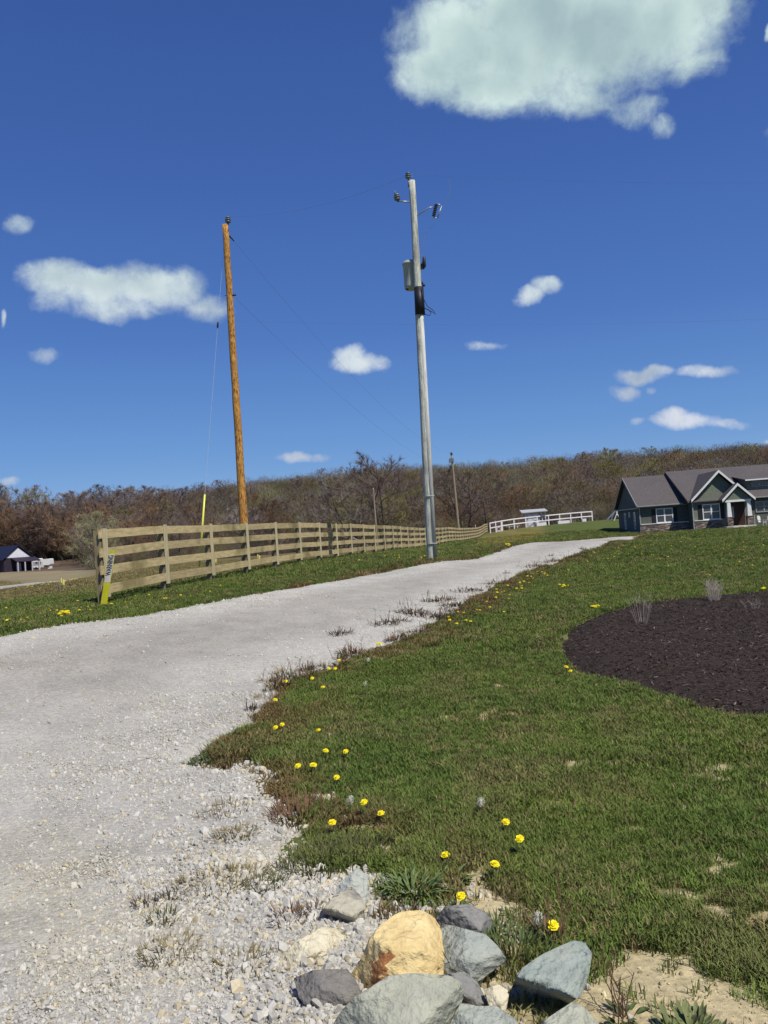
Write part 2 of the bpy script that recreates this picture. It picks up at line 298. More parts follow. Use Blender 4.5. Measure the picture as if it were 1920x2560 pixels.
# ---------------------------------------------------------------- object helpers
class MB:
    def __init__(s): s.v = []; s.f = []; s.m = []
    def add(s, vs, fs, mi=0):
        o = len(s.v); s.v.extend([tuple(map(float, q)) for q in vs]); s.f.extend([tuple(i + o for i in q) for q in fs]); s.m.extend([mi] * len(fs)); return s
    def box(s, lo, hi, mi=0, fr=None):
        x0, y0, z0 = lo; x1, y1, z1 = hi
        vs = [(x0,y0,z0),(x1,y0,z0),(x1,y1,z0),(x0,y1,z0),(x0,y0,z1),(x1,y0,z1),(x1,y1,z1),(x0,y1,z1)]
        if fr: vs = [fr(*q) for q in vs]
        return s.add(vs, [(0,3,2,1),(4,5,6,7),(0,1,5,4),(1,2,6,5),(2,3,7,6),(3,0,4,7)], mi)
    def prism(s, poly, d, fr, mi=0):       # poly of 3-D points, extruded by vector d
        n = len(poly); P = [np.array(q, float) for q in poly]; Q = [q + np.array(d, float) for q in P]
        vs = [fr(*q) for q in P + Q] if fr else P + Q
        return s.add(vs, [tuple(range(n))[::-1], tuple(range(n, 2*n))] + [(i, (i+1) % n, n + (i+1) % n, n + i) for i in range(n)], mi)
    def tube(s, pts, rad, n=8, mi=0, cap=True):
        pts = [np.array(p, float) for p in pts]
        if not hasattr(rad, '__len__'): rad = [rad] * len(pts)
        vs = []; prev = None
        for i, p in enumerate(pts):
            d = pts[min(i+1, len(pts)-1)] - pts[max(i-1, 0)]; d /= (np.linalg.norm(d) + 1e-12)
            if prev is None:
                a_ = np.array([0, 0, 1.0]) if abs(d[2]) < .9 else np.array([1.0, 0, 0])
            else: a_ = prev
            u = a_ - d * (a_ @ d); u /= (np.linalg.norm(u) + 1e-12); w = np.cross(d, u); prev = u
            for k in range(n):
                t = 2 * math.pi * k / n; vs.append(p + rad[i] * (u * math.cos(t) + w * math.sin(t)))
        fs = []
        for i in range(len(pts) - 1):
            for k in range(n): fs.append((i*n+k, i*n+(k+1) % n, (i+1)*n+(k+1) % n, (i+1)*n+k))
        if cap: fs += [tuple(range(n))[::-1], tuple(range((len(pts)-1)*n, len(pts)*n))]
        return s.add(vs, fs, mi)
    def lathe(s, base, axis, prof, n=14, mi=0):   # prof: (along, radius)
        axis = np.array(axis, float); axis /= np.linalg.norm(axis); base = np.array(base, float)
        pts = [base + axis * t for t, r in prof]
        a_ = np.array([1.0, 0, 0]) if abs(axis[0]) < .9 else np.array([0, 1.0, 0])
        u = np.cross(axis, a_); u /= np.linalg.norm(u); w = np.cross(axis, u); vs = []
        for (t, r), p in zip(prof, pts):
            for k in range(n):
                q = 2 * math.pi * k / n; vs.append(p + r * (u * math.cos(q) + w * math.sin(q)))
        fs = []
        for i in range(len(prof) - 1):
            for k in range(n): fs.append((i*n+k, i*n+(k+1) % n, (i+1)*n+(k+1) % n, (i+1)*n+k))
        fs += [tuple(range(n))[::-1], tuple(range((len(prof)-1)*n, len(prof)*n))]
        return s.add(vs, fs, mi)
    def build(s, name, mat, parent=None, smooth=False, origin=None):
        o = np.array(origin if origin is not None else (0, 0, 0), float)
        me = bpy.data.meshes.new(name)
        me.from_pydata([tuple(np.array(q) - o) for q in s.v], [], s.f)
        for mm in (mat if isinstance(mat, (list, tuple)) else [mat]): me.materials.append(mm)
        if any(s.m): me.polygons.foreach_set('material_index', s.m)
        if smooth: me.polygons.foreach_set('use_smooth', [True] * len(me.polygons))
        me.update()
        ob = bpy.data.objects.new(name, me); COL.objects.link(ob); ob.location = o
        if parent is not None:
            ob.parent = parent
        return ob
def tag(o, label=None, cat=None, group=None, kind=None):
    if label: o['label'] = label
    if cat: o['category'] = cat
    if group: o['group'] = group
    if kind: o['kind'] = kind
    return o
def empty(name, loc=(0, 0, 0), rz=0.0, **k):
    o = bpy.data.objects.new(name, None); COL.objects.link(o); o.location = tuple(map(float, loc)); o.rotation_euler = (0, 0, rz); o.empty_display_size = .2
    return tag(o, **k)
def dup(root, loc, rot=(0, 0, 0), scl=1.0, **k):
    r = root.copy(); COL.objects.link(r); r.location = tuple(map(float, loc)); r.rotation_euler = rot; r.scale = (scl,) * 3 if not hasattr(scl, '__len__') else scl
    for ch in list(root.children):
        c = ch.copy(); COL.objects.link(c); c.parent = r
        for g in ch.children:
            d = g.copy(); COL.objects.link(d); d.parent = c
    return tag(r, **k)
def grid_obj(name, V, F, mat, cols=None, smooth=True):
    me = bpy.data.meshes.new(name); V = np.asarray(V, np.float32); F = np.asarray(F, np.int32)
    me.vertices.add(len(V)); me.vertices.foreach_set('co', V.ravel())
    k = F.shape[1]
    me.loops.add(F.size); me.loops.foreach_set('vertex_index', F.ravel())
    me.polygons.add(len(F)); me.polygons.foreach_set('loop_start', np.arange(0, F.size, k, dtype=np.int32))
    me.polygons.foreach_set('use_smooth', np.full(len(F), smooth))
    me.update(calc_edges=True); me.validate()
    if cols is not None:
        at = me.attributes.new('tint', 'FLOAT_COLOR', 'POINT'); at.data.foreach_set('color', np.c_[cols, np.ones(len(cols))].astype(np.float32).ravel())
    me.materials.append(mat)
    o = bpy.data.objects.new(name, me); COL.objects.link(o); return o
def polar(angs, rads):
    A, Rr = np.meshgrid(angs, rads); X = Rr * np.sin(A); Y = Rr * np.cos(A)
    nr, na = X.shape; idx = np.arange(nr * na).reshape(nr, na)
    F = np.stack([idx[:-1, :-1], idx[:-1, 1:], idx[1:, 1:], idx[1:, :-1]], -1).reshape(-1, 4)[:, ::-1]
    return X.ravel(), Y.ravel(), F

# ---------------------------------------------------------------- ground sheet
front_a = np.radians(np.arange(-56, 56.01, .4)); back_a = np.radians(np.arange(60, 304.1, 4))
X, Y, F = polar(np.concatenate([front_a, back_a]), np.r_[0.02, np.geomspace(.3, 400, 330), np.geomspace(430, 4200, 26)])
Z = H(X, Y)
dsd = sdist(X, Y, DRIVE)
g = grass_rgb(X, Y); b = barefield(X, Y)[:, None]
soil = np.array([0.50, 0.42, 0.25])[None] * (0.75 + .5 * fbm(X, Y, 3, 3, 21)[:, None])
g = g * .8 + np.array([[.010, .005, .002]])
g = g * (1 - b) + soil * b
k = sstep(-2.5, 2.5, sdist(X, Y, FIELD) + (fbm(X, Y, .12, 3, 4) - .5) * 6)[:, None]; g = g * (1 - k) + np.array([[.235, .195, .115]]) * (0.85 + .3 * fbm(X, Y, .15, 3, 2)[:, None]) * k
bed = sstep(-.8, .8, -np.maximum(np.abs(X - 26.0) - 1.6, np.abs(Y - 85.5) - 5))[:, None]; g = g * (1 - bed) + np.array([[.05, .035, .03]]) * bed
ground_mat = attr_mat('ground_turf', lo=.6, hi=1.4, scale=26, bump=.6)
gr = grid_obj('ground', np.c_[X, Y, Z], F, ground_mat, g); tag(gr, kind='structure')

# ---------------------------------------------------------------- driveway sheets
def gravel_material():
    m = bpy.data.materials.new('crushed_limestone'); n, l, b = nt(m)
    t = n.new('ShaderNodeTexCoord'); at = n.new('ShaderNodeAttribute'); at.attribute_name = 'tint'
    hs = []
    cols = []
    for sc in (34, 75, 150):
        v = n.new('ShaderNodeTexVoronoi'); v.inputs['Scale'].default_value = sc; v.inputs['Randomness'].default_value = 1; l.new(t.outputs['Object'], v.inputs['Vector'])
        s = n.new('ShaderNodeSeparateColor'); l.new(v.outputs['Color'], s.inputs[0]); cols.append(s.outputs[0]); hs.append(v.outputs['Distance'])
    def mth(op, a_, b_, c_=None):
        q = n.new('ShaderNodeMath'); q.operation = op
        for i, w in enumerate((a_, b_, c_)):
            if w is None: continue
            if isinstance(w, (int, float)): q.inputs[i].default_value = w
            else: l.new(w, q.inputs[i])
        return q.outputs[0]
    val = mth('ADD', mth('MULTIPLY', cols[0], .22), mth('ADD', mth('MULTIPLY', cols[1], .25), mth('MULTIPLY', cols[2], .25)))
    nz = n.new('ShaderNodeTexNoise'); nz.inputs['Scale'].default_value = 2.2; nz.inputs['Detail'].default_value = 8; l.new(t.outputs['Object'], nz.inputs['Vector'])
    val = mth('ADD', val, mth('MULTIPLY_ADD', nz.outputs['Fac'], .55, .37))
    vm = n.new('ShaderNodeVectorMath'); vm.operation = 'SCALE'; l.new(at.outputs['Color'], vm.inputs[0]); l.new(val, vm.inputs['Scale'])
    l.new(vm.outputs[0], b.inputs['Base Color']); b.inputs['Roughness'].default_value = .92; b.inputs['Specular IOR Level'].default_value = .15
    hh = mth('ADD', mth('MULTIPLY', hs[0], -.7), mth('MULTIPLY', hs[1], -.5))
    bp = n.new('ShaderNodeBump'); bp.inputs['Strength'].default_value = .5; bp.inputs['Distance'].default_value = .014; l.new(hh, bp.inputs['Height']); l.new(bp.outputs[0], b.inputs['Normal'])
    return m
gravel_mat = gravel_material()
def gravel_rgb(x, y):
    n = fbm(x, y, .8, 4, 12); d = sdist(x, y, DRIVE)
    c = np.array([0.365, 0.354, 0.322])[None] * (0.84 + 0.30 * n[:, None])
    tr = sstep(.9, 1.5, d + (n - .5) * .8) * sstep(4.2, 2.6, d) * sstep(5, 9, y)      # dusty track
    c = c * (1 - .10 * tr[:, None] * np.array([[.8, 1.0, 1.15]]))
    lo = sstep(1.5, .5, d + (n - .5)) * sstep(6, 10, y); c = c * (1 + .12 * lo[:, None])
    k = sstep(.42, .66, fbm(x, y, .9, 3, 61)) * sstep(7, 3, y)                        # tan dust near the road mouth
    return c + k[:, None] * (np.array([[.40, .375, .295]]) - c) * .6
def sheet(name, poly, angs, rads, mat, lift=.035, colf=gravel_rgb, ragged=.12, soft=.25):
    X, Y, F = polar(angs, rads); d = sdist(X, Y, poly)
    keep = (d > -.35)[F].all(1); F = F[keep]
    used = np.unique(F); mp = np.full(len(X), -1); mp[used] = np.arange(len(used)); F = mp[F]; X = X[used]; Y = Y[used]; d = d[used]
    rag = (fbm(X, Y, 3.1, 4, 19) - .5) * ragged * 2
    z = H(X, Y) + lift * (sstep(-.1, soft, d + rag) * 1.6 - .6) + (fbm(X, Y, 6, 2, 3) - .5) * .012 * (lift > .03)
    o = grid_obj(name, np.c_[X, Y, z], F, mat, colf(X, Y) if colf else None); return tag(o, kind='structure')
sheet('gravel_driveway', DRIVE, np.radians(np.arange(-70, 70, .3)), np.geomspace(.35, 76, 430), gravel_mat)
sheet('gravel_lane', LANE, np.radians(np.arange(-45, -6, .25)), np.geomspace(30, 62, 90), gravel_mat, lift=.05, soft=.6, colf=lambda x, y: gravel_rgb(x, y) * .9)
mulch_mat = noise_mat('bark_mulch', (.019,.014,.012), (.066,.050,.043), 28, .95, 10, .8, 60, bdist=.03, spec=.1)
sheet('mulch_bed', MULCH, np.radians(np.arange(8, 46, .2)), np.geomspace(5, 20, 150), mulch_mat, lift=.07, colf=None, ragged=.06, soft=.5)

# ---------------------------------------------------------------- scatter machinery (only for uncountable stuff)
def proto_collection(name, objs):
    c = bpy.data.collections.new(name)
    for o in objs:
        c.objects.link(o); COL.objects.unlink(o)
    return c
def scatter(name, label, cat, P, rot, scl, tint, coll, nvar):
    me = bpy.data.meshes.new(name); me.vertices.add(len(P)); me.vertices.foreach_set('co', np.asarray(P, np.float32).ravel())
    def at(nm, ty, arr, key):
        q = me.attributes.new(nm, ty, 'POINT'); q.data.foreach_set(key, np.ascontiguousarray(arr).ravel())
    at('rot', 'FLOAT_VECTOR', np.asarray(rot, np.float32), 'vector'); at('scl', 'FLOAT_VECTOR', np.asarray(scl, np.float32), 'vector')
    at('idx', 'INT', rng.integers(0, nvar, len(P)).astype(np.int32), 'value')
    at('tint', 'FLOAT_COLOR', np.c_[tint, np.ones(len(P))].astype(np.float32), 'color')
    o = bpy.data.objects.new(name, me); COL.objects.link(o)
    gt = bpy.data.node_groups.new(name, 'GeometryNodeTree')
    gt.interface.new_socket('Geometry', in_out='INPUT', socket_type='NodeSocketGeometry'); gt.interface.new_socket('Geometry', in_out='OUTPUT', socket_type='NodeSocketGeometry')
    N = gt.nodes; L = gt.links
    gi = N.new('NodeGroupInput'); go = N.new('NodeGroupOutput'); ip = N.new('GeometryNodeInstanceOnPoints'); ci = N.new('GeometryNodeCollectionInfo')
    ci.inputs['Collection'].default_value = coll; ci.inputs['Separate Children'].default_value = True; ci.inputs['Reset Children'].default_value = True
    def na(nm, ty):
        q = N.new('GeometryNodeInputNamedAttribute'); q.data_type = ty; q.inputs['Name'].default_value = nm; return q.outputs['Attribute']
    er = N.new('FunctionNodeEulerToRotation'); L.new(na('rot', 'FLOAT_VECTOR'), er.inputs[0])
    L.new(gi.outputs[0], ip.inputs['Points']); L.new(ci.outputs[0], ip.inputs['Instance']); ip.inputs['Pick Instance'].default_value = True
    L.new(na('idx', 'INT'), ip.inputs['Instance Index']); L.new(er.outputs[0], ip.inputs['Rotation']); L.new(na('scl', 'FLOAT_VECTOR'), ip.inputs['Scale'])
    L.new(ip.outputs[0], go.inputs[0])
    md = o.modifiers.new('scatter', 'NODES'); md.node_group = gt
    return tag(o, label, cat, kind='stuff')
def sample(n, y0, y1, x0f, x1f):
    """random ground points between two depths, |x| limited by the field of view plus a margin"""
    y = np.sqrt(rng.random(n) * (y1 * y1 - y0 * y0) + y0 * y0); f = rng.random(n) * (x1f - x0f) + x0f
    return f * (y + .6), y

# gravel stones
def stone_mesh(name, seed, mat):
    r_ = np.random.default_rng(seed); bm = bmesh.new(); bmesh.ops.create_icosphere(bm, subdivisions=1, radius=1)
    sc = r_.uniform(.6, 1.15, 3) * np.array([1, 1, .7])
    for v in bm.verts:
        k = 1 + r_.uniform(-.28, .22); v.co = Vector((v.co.x * sc[0] * k, v.co.y * sc[1] * k, v.co.z * sc[2] * k))
    me = bpy.data.meshes.new(name); bm.to_mesh(me); bm.free(); me.materials.append(mat)
    o = bpy.data.objects.new(name, me); COL.objects.link(o); return o
stone_mat = attr_mat('limestone_chip', inst=True, lo=.62, hi=1.32, scale=3, rough=.9)
stones = proto_collection('stone_kinds', [stone_mesh('stone', i, stone_mat) for i in range(10)])
px_, py_ = [], []
for n, y0, y1 in ((60000, 1.5, 4.2), (52000, 4.2, 8), (42000, 8, 16), (26000, 16, 34)):
    x, y = sample(n, y0, y1, -.62, .30); px_.append(x); py_.append(y)
x = np.concatenate(px_); y = np.concatenate(py_)
d = sdist(x, y, DRIVE); nz = fbm(x, y, .7, 3, 14)
# loose stone lies thick by the near edge, thin in the wheel tracks
w = np.clip(.10 + 1.0 * sstep(1.9, .3, d) + .9 * sstep(.50, .70, nz) + .45 * sstep(9, 5, y) * sstep(-2.2, -.6, x), 0, 1) * (1 - .8 * sstep(-.9, -1.7, x + (nz - .5) * 2) * sstep(4.6, 3.4, y))
w *= np.where(d > 0, 1, np.exp(d / .16)) ; keep = (rng.random(len(x)) < w) & (d > -.7)
x = x[keep]; y = y[keep]; d = d[keep]
s = np.clip(rng.lognormal(-5.16, .48, len(x)), .003, .026) * (1 + np.clip(y - 6, 0, 20) * .03) * (1 + .45 * sstep(1.0, .1, d) * sstep(9, 4, y))
z = H(x, y) + .035 * (sstep(-.1, .25, d + (fbm(x, y, 3.1, 4, 19) - .5) * .24) * 1.6 - .6) + s * .15
z = np.maximum(z, H(x, y) + s * .2)
tn = gravel_rgb(x, y) * 1.25; warm = rng.random(len(x)) < .14
tn[warm] *= np.array([1.03, .93, .72])
scatter('gravel', 'loose pale crushed limestone gravel on the driveway', 'gravel', np.c_[x, y, z], rng.random((len(x), 3)) * 6.3, np.c_[s, s, s] * rng.uniform(.8, 1.2, (len(x), 3)), tn, stones, 10)

x = rng.uniform(-.6, 2.6, 26000); y = rng.uniform(1.9, 5.2, 26000); b = barefield(x, y); inside = np.maximum(np.maximum(sdist(x, y, SAND1), sdist(x, y, SAND2)), sdist(x, y, SAND3)) > -.05
keep = inside & (rng.random(len(x)) < b * .55); x = x[keep]; y = y[keep]; s = np.clip(rng.lognormal(-5.6, .55, len(x)), .0015, .016)
tn = np.array([[.52, .45, .29]]) * rng.uniform(.55, 1.2, (len(x), 1)); scatter('soil_crumbs', 'pale crumbs and pebbles on the sandy soil by the rock pile', 'pebbles', np.c_[x, y, H(x, y) + s * .2], rng.random((len(x), 3)) * 6.3, np.c_[s, s, s], tn, stones, 10)
# lawn grass
def tuft_mesh(name, seed, nb, h, spread, mat, wid=.0028):
    r_ = np.random.default_rng(seed); m = MB()
    for k in range(nb):
        q = r_.random() * 6.283; rr = spread * math.sqrt(r_.random()); bx, by = rr * math.cos(q), rr * math.sin(q)
        t = r_.random() * 6.283; ln = h * r_.uniform(.55, 1.2); ben = r_.uniform(.15, .9) * ln; dx, dy = math.cos(t), math.sin(t)
        w_ = wid * r_.uniform(.7, 1.4); wx, wy = -dy * w_, dx * w_
        p1 = (bx + dx * ben * .35, by + dy * ben * .35, ln * .6); p2 = (bx + dx * ben, by + dy * ben, ln * r_.uniform(.8, 1.0))
        m.add([(bx - wx, by - wy, -.01), (bx + wx, by + wy, -.01), (p1[0] + wx * .8, p1[1] + wy * .8, p1[2]), (p1[0] - wx * .8, p1[1] - wy * .8, p1[2]), p2], [(0, 1, 2, 3), (3, 2, 4)])
    return m.build(name, mat)
grass_mat = attr_mat('grass_blades', inst=True, lo=.60, hi=1.75, scale=40, rough=.75, spec=.25)
tufts = proto_collection('tuft_kinds', [tuft_mesh('tuft', i + 50, 26, .050, .045, grass_mat, .0023) for i in range(6)])
xs, ys, ss = [], [], []
for n, y0, y1, sc in ((42000, 1.6, 5, .85), (60000, 5, 9.5, .95), (60000, 9.5, 20, 1.25), (52000, 20, 45, 1.9), (30000, 45, 92, 3.0)):
    x, y = sample(int(n * 1.32), y0, y1, -.78, .86); xs.append(x); ys.append(y); ss.append(np.full(len(x), sc))
x = np.concatenate(xs); y = np.concatenate(ys); sc = np.concatenate(ss)
d = sdist(x, y, DRIVE) + (fbm(x, y, 4, 3, 23) - .5) * .3; dm = sdist(x, y, MULCH); b = barefield(x, y)
house_c = np.array([26.17, 82.0])
hx = (x - house_c[0]) * math.cos(R(6)) - (y - house_c[1]) * math.sin(R(6)); hy = (x - house_c[0]) * math.sin(R(6)) + (y - house_c[1]) * math.cos(R(6))
keep = (d < -.02) & (dm < .06 + .05 * rng.random(len(x))) & (rng.random(len(x)) > b * 1.02) & (sdist(x, y, LANE) < -.3) & (sdist(x, y, FIELD) < -1) & ~((hx > -.6) & (hy > -2.6) & (hx < 30))
x = x[keep]; y = y[keep]; sc = sc[keep]; d = d[keep]
# a few stray blades push up through the loose stone by the edge
tn = grass_rgb(x, y) * np.exp(rng.normal(0, .16, len(x)))[:, None]
straw = rng.random(len(x)) < .09 + .12 * (fbm(x, y, 1.7, 3, 66) > .55); tn[straw] = np.array([.22, .175, .08]) * rng.uniform(.6, 1.1, (straw.sum(), 1))
sc = sc * rng.uniform(.75, 1.3, len(x)) * (.8 + .5 * fbm(x, y, 1.5, 3, 44))
scatter('lawn_grass', 'short mown green lawn grass with straw coloured blades', 'grass', np.c_[x, y, H(x, y)], np.c_[rng.normal(0, .12, (len(x), 2)), rng.random(len(x)) * 6.3], np.c_[sc, sc, sc * .9], tn, tufts, 6)

# bark chips
def chip_mesh(name, seed, mat):
    r_ = np.random.default_rng(seed); l_, w_, h_ = r_.uniform(.7, 1.3), r_.uniform(.16, .34), r_.uniform(.06, .14); m = MB()
    j = lambda: r_.uniform(-.12, .12)
    m.add([(-l_+j(), -w_, -h_), (l_+j(), -w_*.6, -h_), (l_*.9, w_*.7, -h_), (-l_+j(), w_, -h_), (-l_, -w_, h_), (l_+j(), -w_*.5, h_+j()), (l_*.8, w_*.6, h_), (-l_+j(), w_*.8, h_+j())],
          [(0,3,2,1),(4,5,6,7),(0,1,5,4),(1,2,6,5),(2,3,7,6),(3,0,4,7)])
    return m.build(name, mat)
chip_mat = attr_mat('bark_chip', inst=True, lo=.5, hi=1.5, scale=5, rough=.95)
chips = proto_collection('chip_kinds', [chip_mesh('chip', i + 5, chip_mat) for i in range(6)])
y = np.sqrt(rng.random(52000) * (19.0 ** 2 - 5.3 ** 2) + 5.3 ** 2); x = (rng.random(len(y)) * .68 + .10) * y
dm = sdist(x, y, MULCH); keep = (dm > -.10) & (rng.random(len(x)) < np.clip(1.4 - y / 18, .3, 1)); x = x[keep]; y = y[keep]; dm = dm[keep]
z = H(x, y) + .07 * (sstep(-.1, .5, dm + (fbm(x, y, 3.1, 4, 19) - .5) * .12) * 1.6 - .6) + .008
s = rng.uniform(.008, .022, len(x)) * (1 + np.clip(y - 7, 0, 12) * .04)
tn = np.array([[.048, .036, .031]]) * np.exp(rng.normal(0, .45, (len(x), 1))); pale = rng.random(len(x)) < .04 + .35 * (dm < .10); tn[pale] = np.array([.20, .155, .13]) * rng.uniform(.5, 1.2, (pale.sum(), 1))
scatter('bark_chips', 'dark brown shredded bark mulch chips in the planting bed', 'mulch', np.c_[x, y, z], np.c_[rng.normal(0, .35, (len(x), 2)), rng.random(len(x)) * 6.3], np.c_[s, s, s], tn, chips, 6)
# ---------------------------------------------------------------- utility poles
def part(mb, name, mat, root, smooth=False, label=None):
    """world-coordinate builder -> child of an unrotated root"""
    L = np.array(root.location); mb.v = [tuple(np.array(q) - L) for q in mb.v]
    o = mb.build(name, mat, root, smooth)
    if label: o['label'] = label
    return o
def pt(px, py, depth):
    d = ray(px, py); return EYE + d * (depth / d[1])
weathered = noise_mat('weathered_pole_wood', (.20,.205,.175), (.66,.68,.58), 9, .95, 9, .9, 40, stretch=(3,3,.22), c3=(.36,.35,.31), s3=1.2, lo=.33, hi=.58)
fresh = noise_mat('fresh_pole_wood', (.17,.058,.012), (.64,.345,.085), 11, .95, 9, .9, 40, stretch=(2.4,2.4,.55), c3=(.40,.21,.06), s3=1.6, lo=.38, hi=.60)
black = noise_mat('black_plastic', (.012,.012,.018), (.02,.02,.028), 6, .5)
porcelain = noise_mat('grey_porcelain', (.10,.12,.14), (.17,.19,.21), 10, .25)
galv = noise_mat('galvanised_steel', (.30,.32,.34), (.45,.47,.49), 12, .45, metal=.6)
pvc = noise_mat('grey_conduit', (.36,.36,.34), (.60,.60,.56), 8, .9, 9, .6, 30, stretch=(3,3,.25))
canm = noise_mat('transformer_paint', (.33,.36,.32), (.42,.45,.40), 4, .5)
wire_m = noise_mat('aluminium_wire', (.16,.17,.18), (.22,.23,.24), 6, .5)
darkm = noise_mat('dark_hardware', (.03,.03,.035), (.06,.06,.065), 12, .5)

def pole_axis(base_px, top_px, depth):
    b = pt(base_px[0], base_px[1], depth); b[2] = float(H(b[0], b[1])); t = pt(top_px[0], top_px[1], depth); return b, t
def pole_shaft(b, t, r0, r1, seed=1):
    m = MB(); n = 26; pts = []; rs = []; q = random.Random(seed)
    for i in range(n):
        k = i / (n - 1); pts.append(b + (t - b) * k + np.array([q.uniform(-.006, .006), q.uniform(-.006, .006), 0])); rs.append((r0 + (r1 - r0) * k) * q.uniform(.975, 1.03))
    pts.insert(0, b - (t - b) / np.linalg.norm(t - b) * .4); rs.insert(0, r0)
    return m.tube(pts, rs, 16)
def insulator(m, base, axis, s=1.0):
    return m.lathe(base, axis, [(0,.02*s),(.05*s,.03*s),(.06*s,.085*s),(.09*s,.10*s),(.10*s,.05*s),(.12*s,.05*s),(.13*s,.095*s),(.16*s,.105*s),(.17*s,.05*s),(.19*s,.05*s),(.20*s,.08*s),(.24*s,.075*s),(.26*s,.03*s)], 12)

PD = 26.0
b, t = pole_axis((1080, 1392), (1030, 452), PD); PB = b; PT = t
pole = empty('utility_pole', b, label='tall weathered grey utility pole carrying a transformer, beside the gravel drive', cat='utility pole')
part(pole_shaft(b, t, .165, .105, 3), 'pole_shaft', weathered, pole, True)
ax = (t - b) / np.linalg.norm(t - b); PLEN = np.linalg.norm(t - b)
def onp(py): k = (1392 - py) / 940.0; return b + (t - b) * k
def rad(py): k = (1392 - py) / 940.0; return .165 + (.105 - .165) * k
# conduit: a U guard up the front right of the pole, then a black sleeve
m = MB(); side = np.array([.62, -.78, 0])
m.tube([onp(1392) + side * .125, onp(1090) + side * .115, onp(790) + side * .10], [.085, .08, .075], 10); part(m, 'riser_conduit', pvc, pole, True)
m = MB(); m.tube([onp(788) + side * .05, onp(720) + side * .05], [.165, .155], 14); part(m, 'black_sleeve', black, pole, True)
for py in (1236, 1352): m = MB(); m.tube([onp(py) - ax * .010 + side * .045, onp(py) + ax * .010 + side * .045], [.168, .168], 14); part(m, 'strap', pvc, pole, True)
# transformer hangs behind, to the left
c = onp(715) + np.array([-.18, .33, 0]); m = MB()
m.lathe(c + np.array([.0, 0, 0]), (0, 0, 1), [(0, .21), (.02, .235), (.10, .24), (.80, .24), (.82, .262), (.86, .262), (.93, .21), (.97, .09)], 20)
tr = part(m, 'transformer', canm, pole, True)
def subpart(mb, name, mat, parent, root, smooth=False):
    L = np.array(root.location); mb.v = [tuple(np.array(q) - L) for q in mb.v]; o = mb.build(name, mat, parent, smooth); return o
m = MB(); insulator(m, c + np.array([.33, -.02, .62]), (.5, -.1, .8), 1.1); m.tube([c + np.array([.26, -.05, .60]), c + np.array([.36, -.05, .66])], .03, 8); subpart(m, 'bushing', porcelain, tr, pole, True)
m = MB(); m.lathe(c + np.array([.45, -.25, .62]), (0.02, 0, 1), [(0, .04), (.02, .055), (.32, .055), (.35, .03)], 10); m.tube([c + np.array([.22, -.2, .58]), c + np.array([.45, -.25, .60])], .02, 6); subpart(m, 'lightning_arrester', black, tr, pole, True)
for dx, dz in ((.34, .02), (-.2, -.06), (.28, .10)): m = MB(); m.lathe(c + np.array([dx, -.25, dz]), (1, -.3, .2), [(0, .02), (.02, .05), (.08, .05), (.10, .02)], 8); subpart(m, 'terminal', darkm, tr, pole, True)
# top pin insulator, left bracket with insulator, right arm with fused cutout
m = MB(); p0 = onp(452) + np.array([-.12, -.02, 0]); m.tube([onp(468) + np.array([-.12, -.02, 0]), p0 + [0, 0, .06]], .022, 6); insulator(m, p0 + [0, 0, .03], (0, 0, 1), .95); m.tube([onp(455) + [.02, 0, 0], onp(455) + [.02, 0, .28]], .008, 5); part(m, 'pin_insulator', porcelain, pole, True)
m = MB(); p0 = onp(505) + np.array([-.10, -.02, 0]); p1 = pt(996, 503, PD - .05); m.tube([p0, p1], .024, 8); br = part(m, 'bracket_arm', galv, pole, True)
m = MB(); insulator(m, p1 + [-.02, 0, -.02], (-.12, 0, 1), 1.05); m.lathe(pt(988, 487, PD - .05), (-.1, 0, 1), [(0, .01), (.03, .03), (.1, .03), (.14, .005)], 6); subpart(m, 'insulator', porcelain, br, pole, True)
m = MB(); p0 = onp(541) + np.array([.10, -.03, 0]); p1 = pt(1073, 519, PD - .1); p2 = pt(1082, 518, PD - .1); m.tube([p0, p1, p2], .022, 8); ar = part(m, 'cutout_arm', galv, pole, True)
m = MB(); q0 = pt(1084, 541, PD - .1); q1 = pt(1091, 510, PD - .1); dq = (q1 - q0); ln = np.linalg.norm(dq)
pr = []
for k in range(7): pr += [(ln * k / 7, .035), (ln * k / 7 + .02, .07), (ln * k / 7 + .045, .035)]
m.lathe(q0, dq, pr, 10); subpart(m, 'fuse_insulator', darkm, ar, pole, True)
m = MB(); r0 = pt(1094, 545, PD - .1); r1 = pt(1104, 515, PD - .1); m.tube([q1 + dq * .06, r1], .018, 6); m.tube([r1, r0], .017, 6); m.tube([r0, q0 - dq * .1], .014, 6); subpart(m, 'fuse_tube', galv, ar, pole, True)
m = MB(); m.tube([pt(*q, PD - .2) for q in ((1053, 720), (1058, 745), (1068, 765), (1082, 775), (1090, 786), (1078, 778), (1060, 770), (1070, 773), (1078, 782), (1074, 789), (1062, 786))], .012, 6); part(m, 'service_cable', black, pole, True)
m = MB(); m.tube([pt(*q, PD - .1) for q in ((1086, 548), (1087, 556), (1078, 568), (1063, 584), (1054, 630), (1056, 648))], .006, 5); m.tube([pt(*q, PD - .1) for q in ((1107, 517), (1122, 490), (1128, 470), (1124, 458), (1120, 449))], .006, 5); part(m, 'jumper_wire', wire_m, pole)

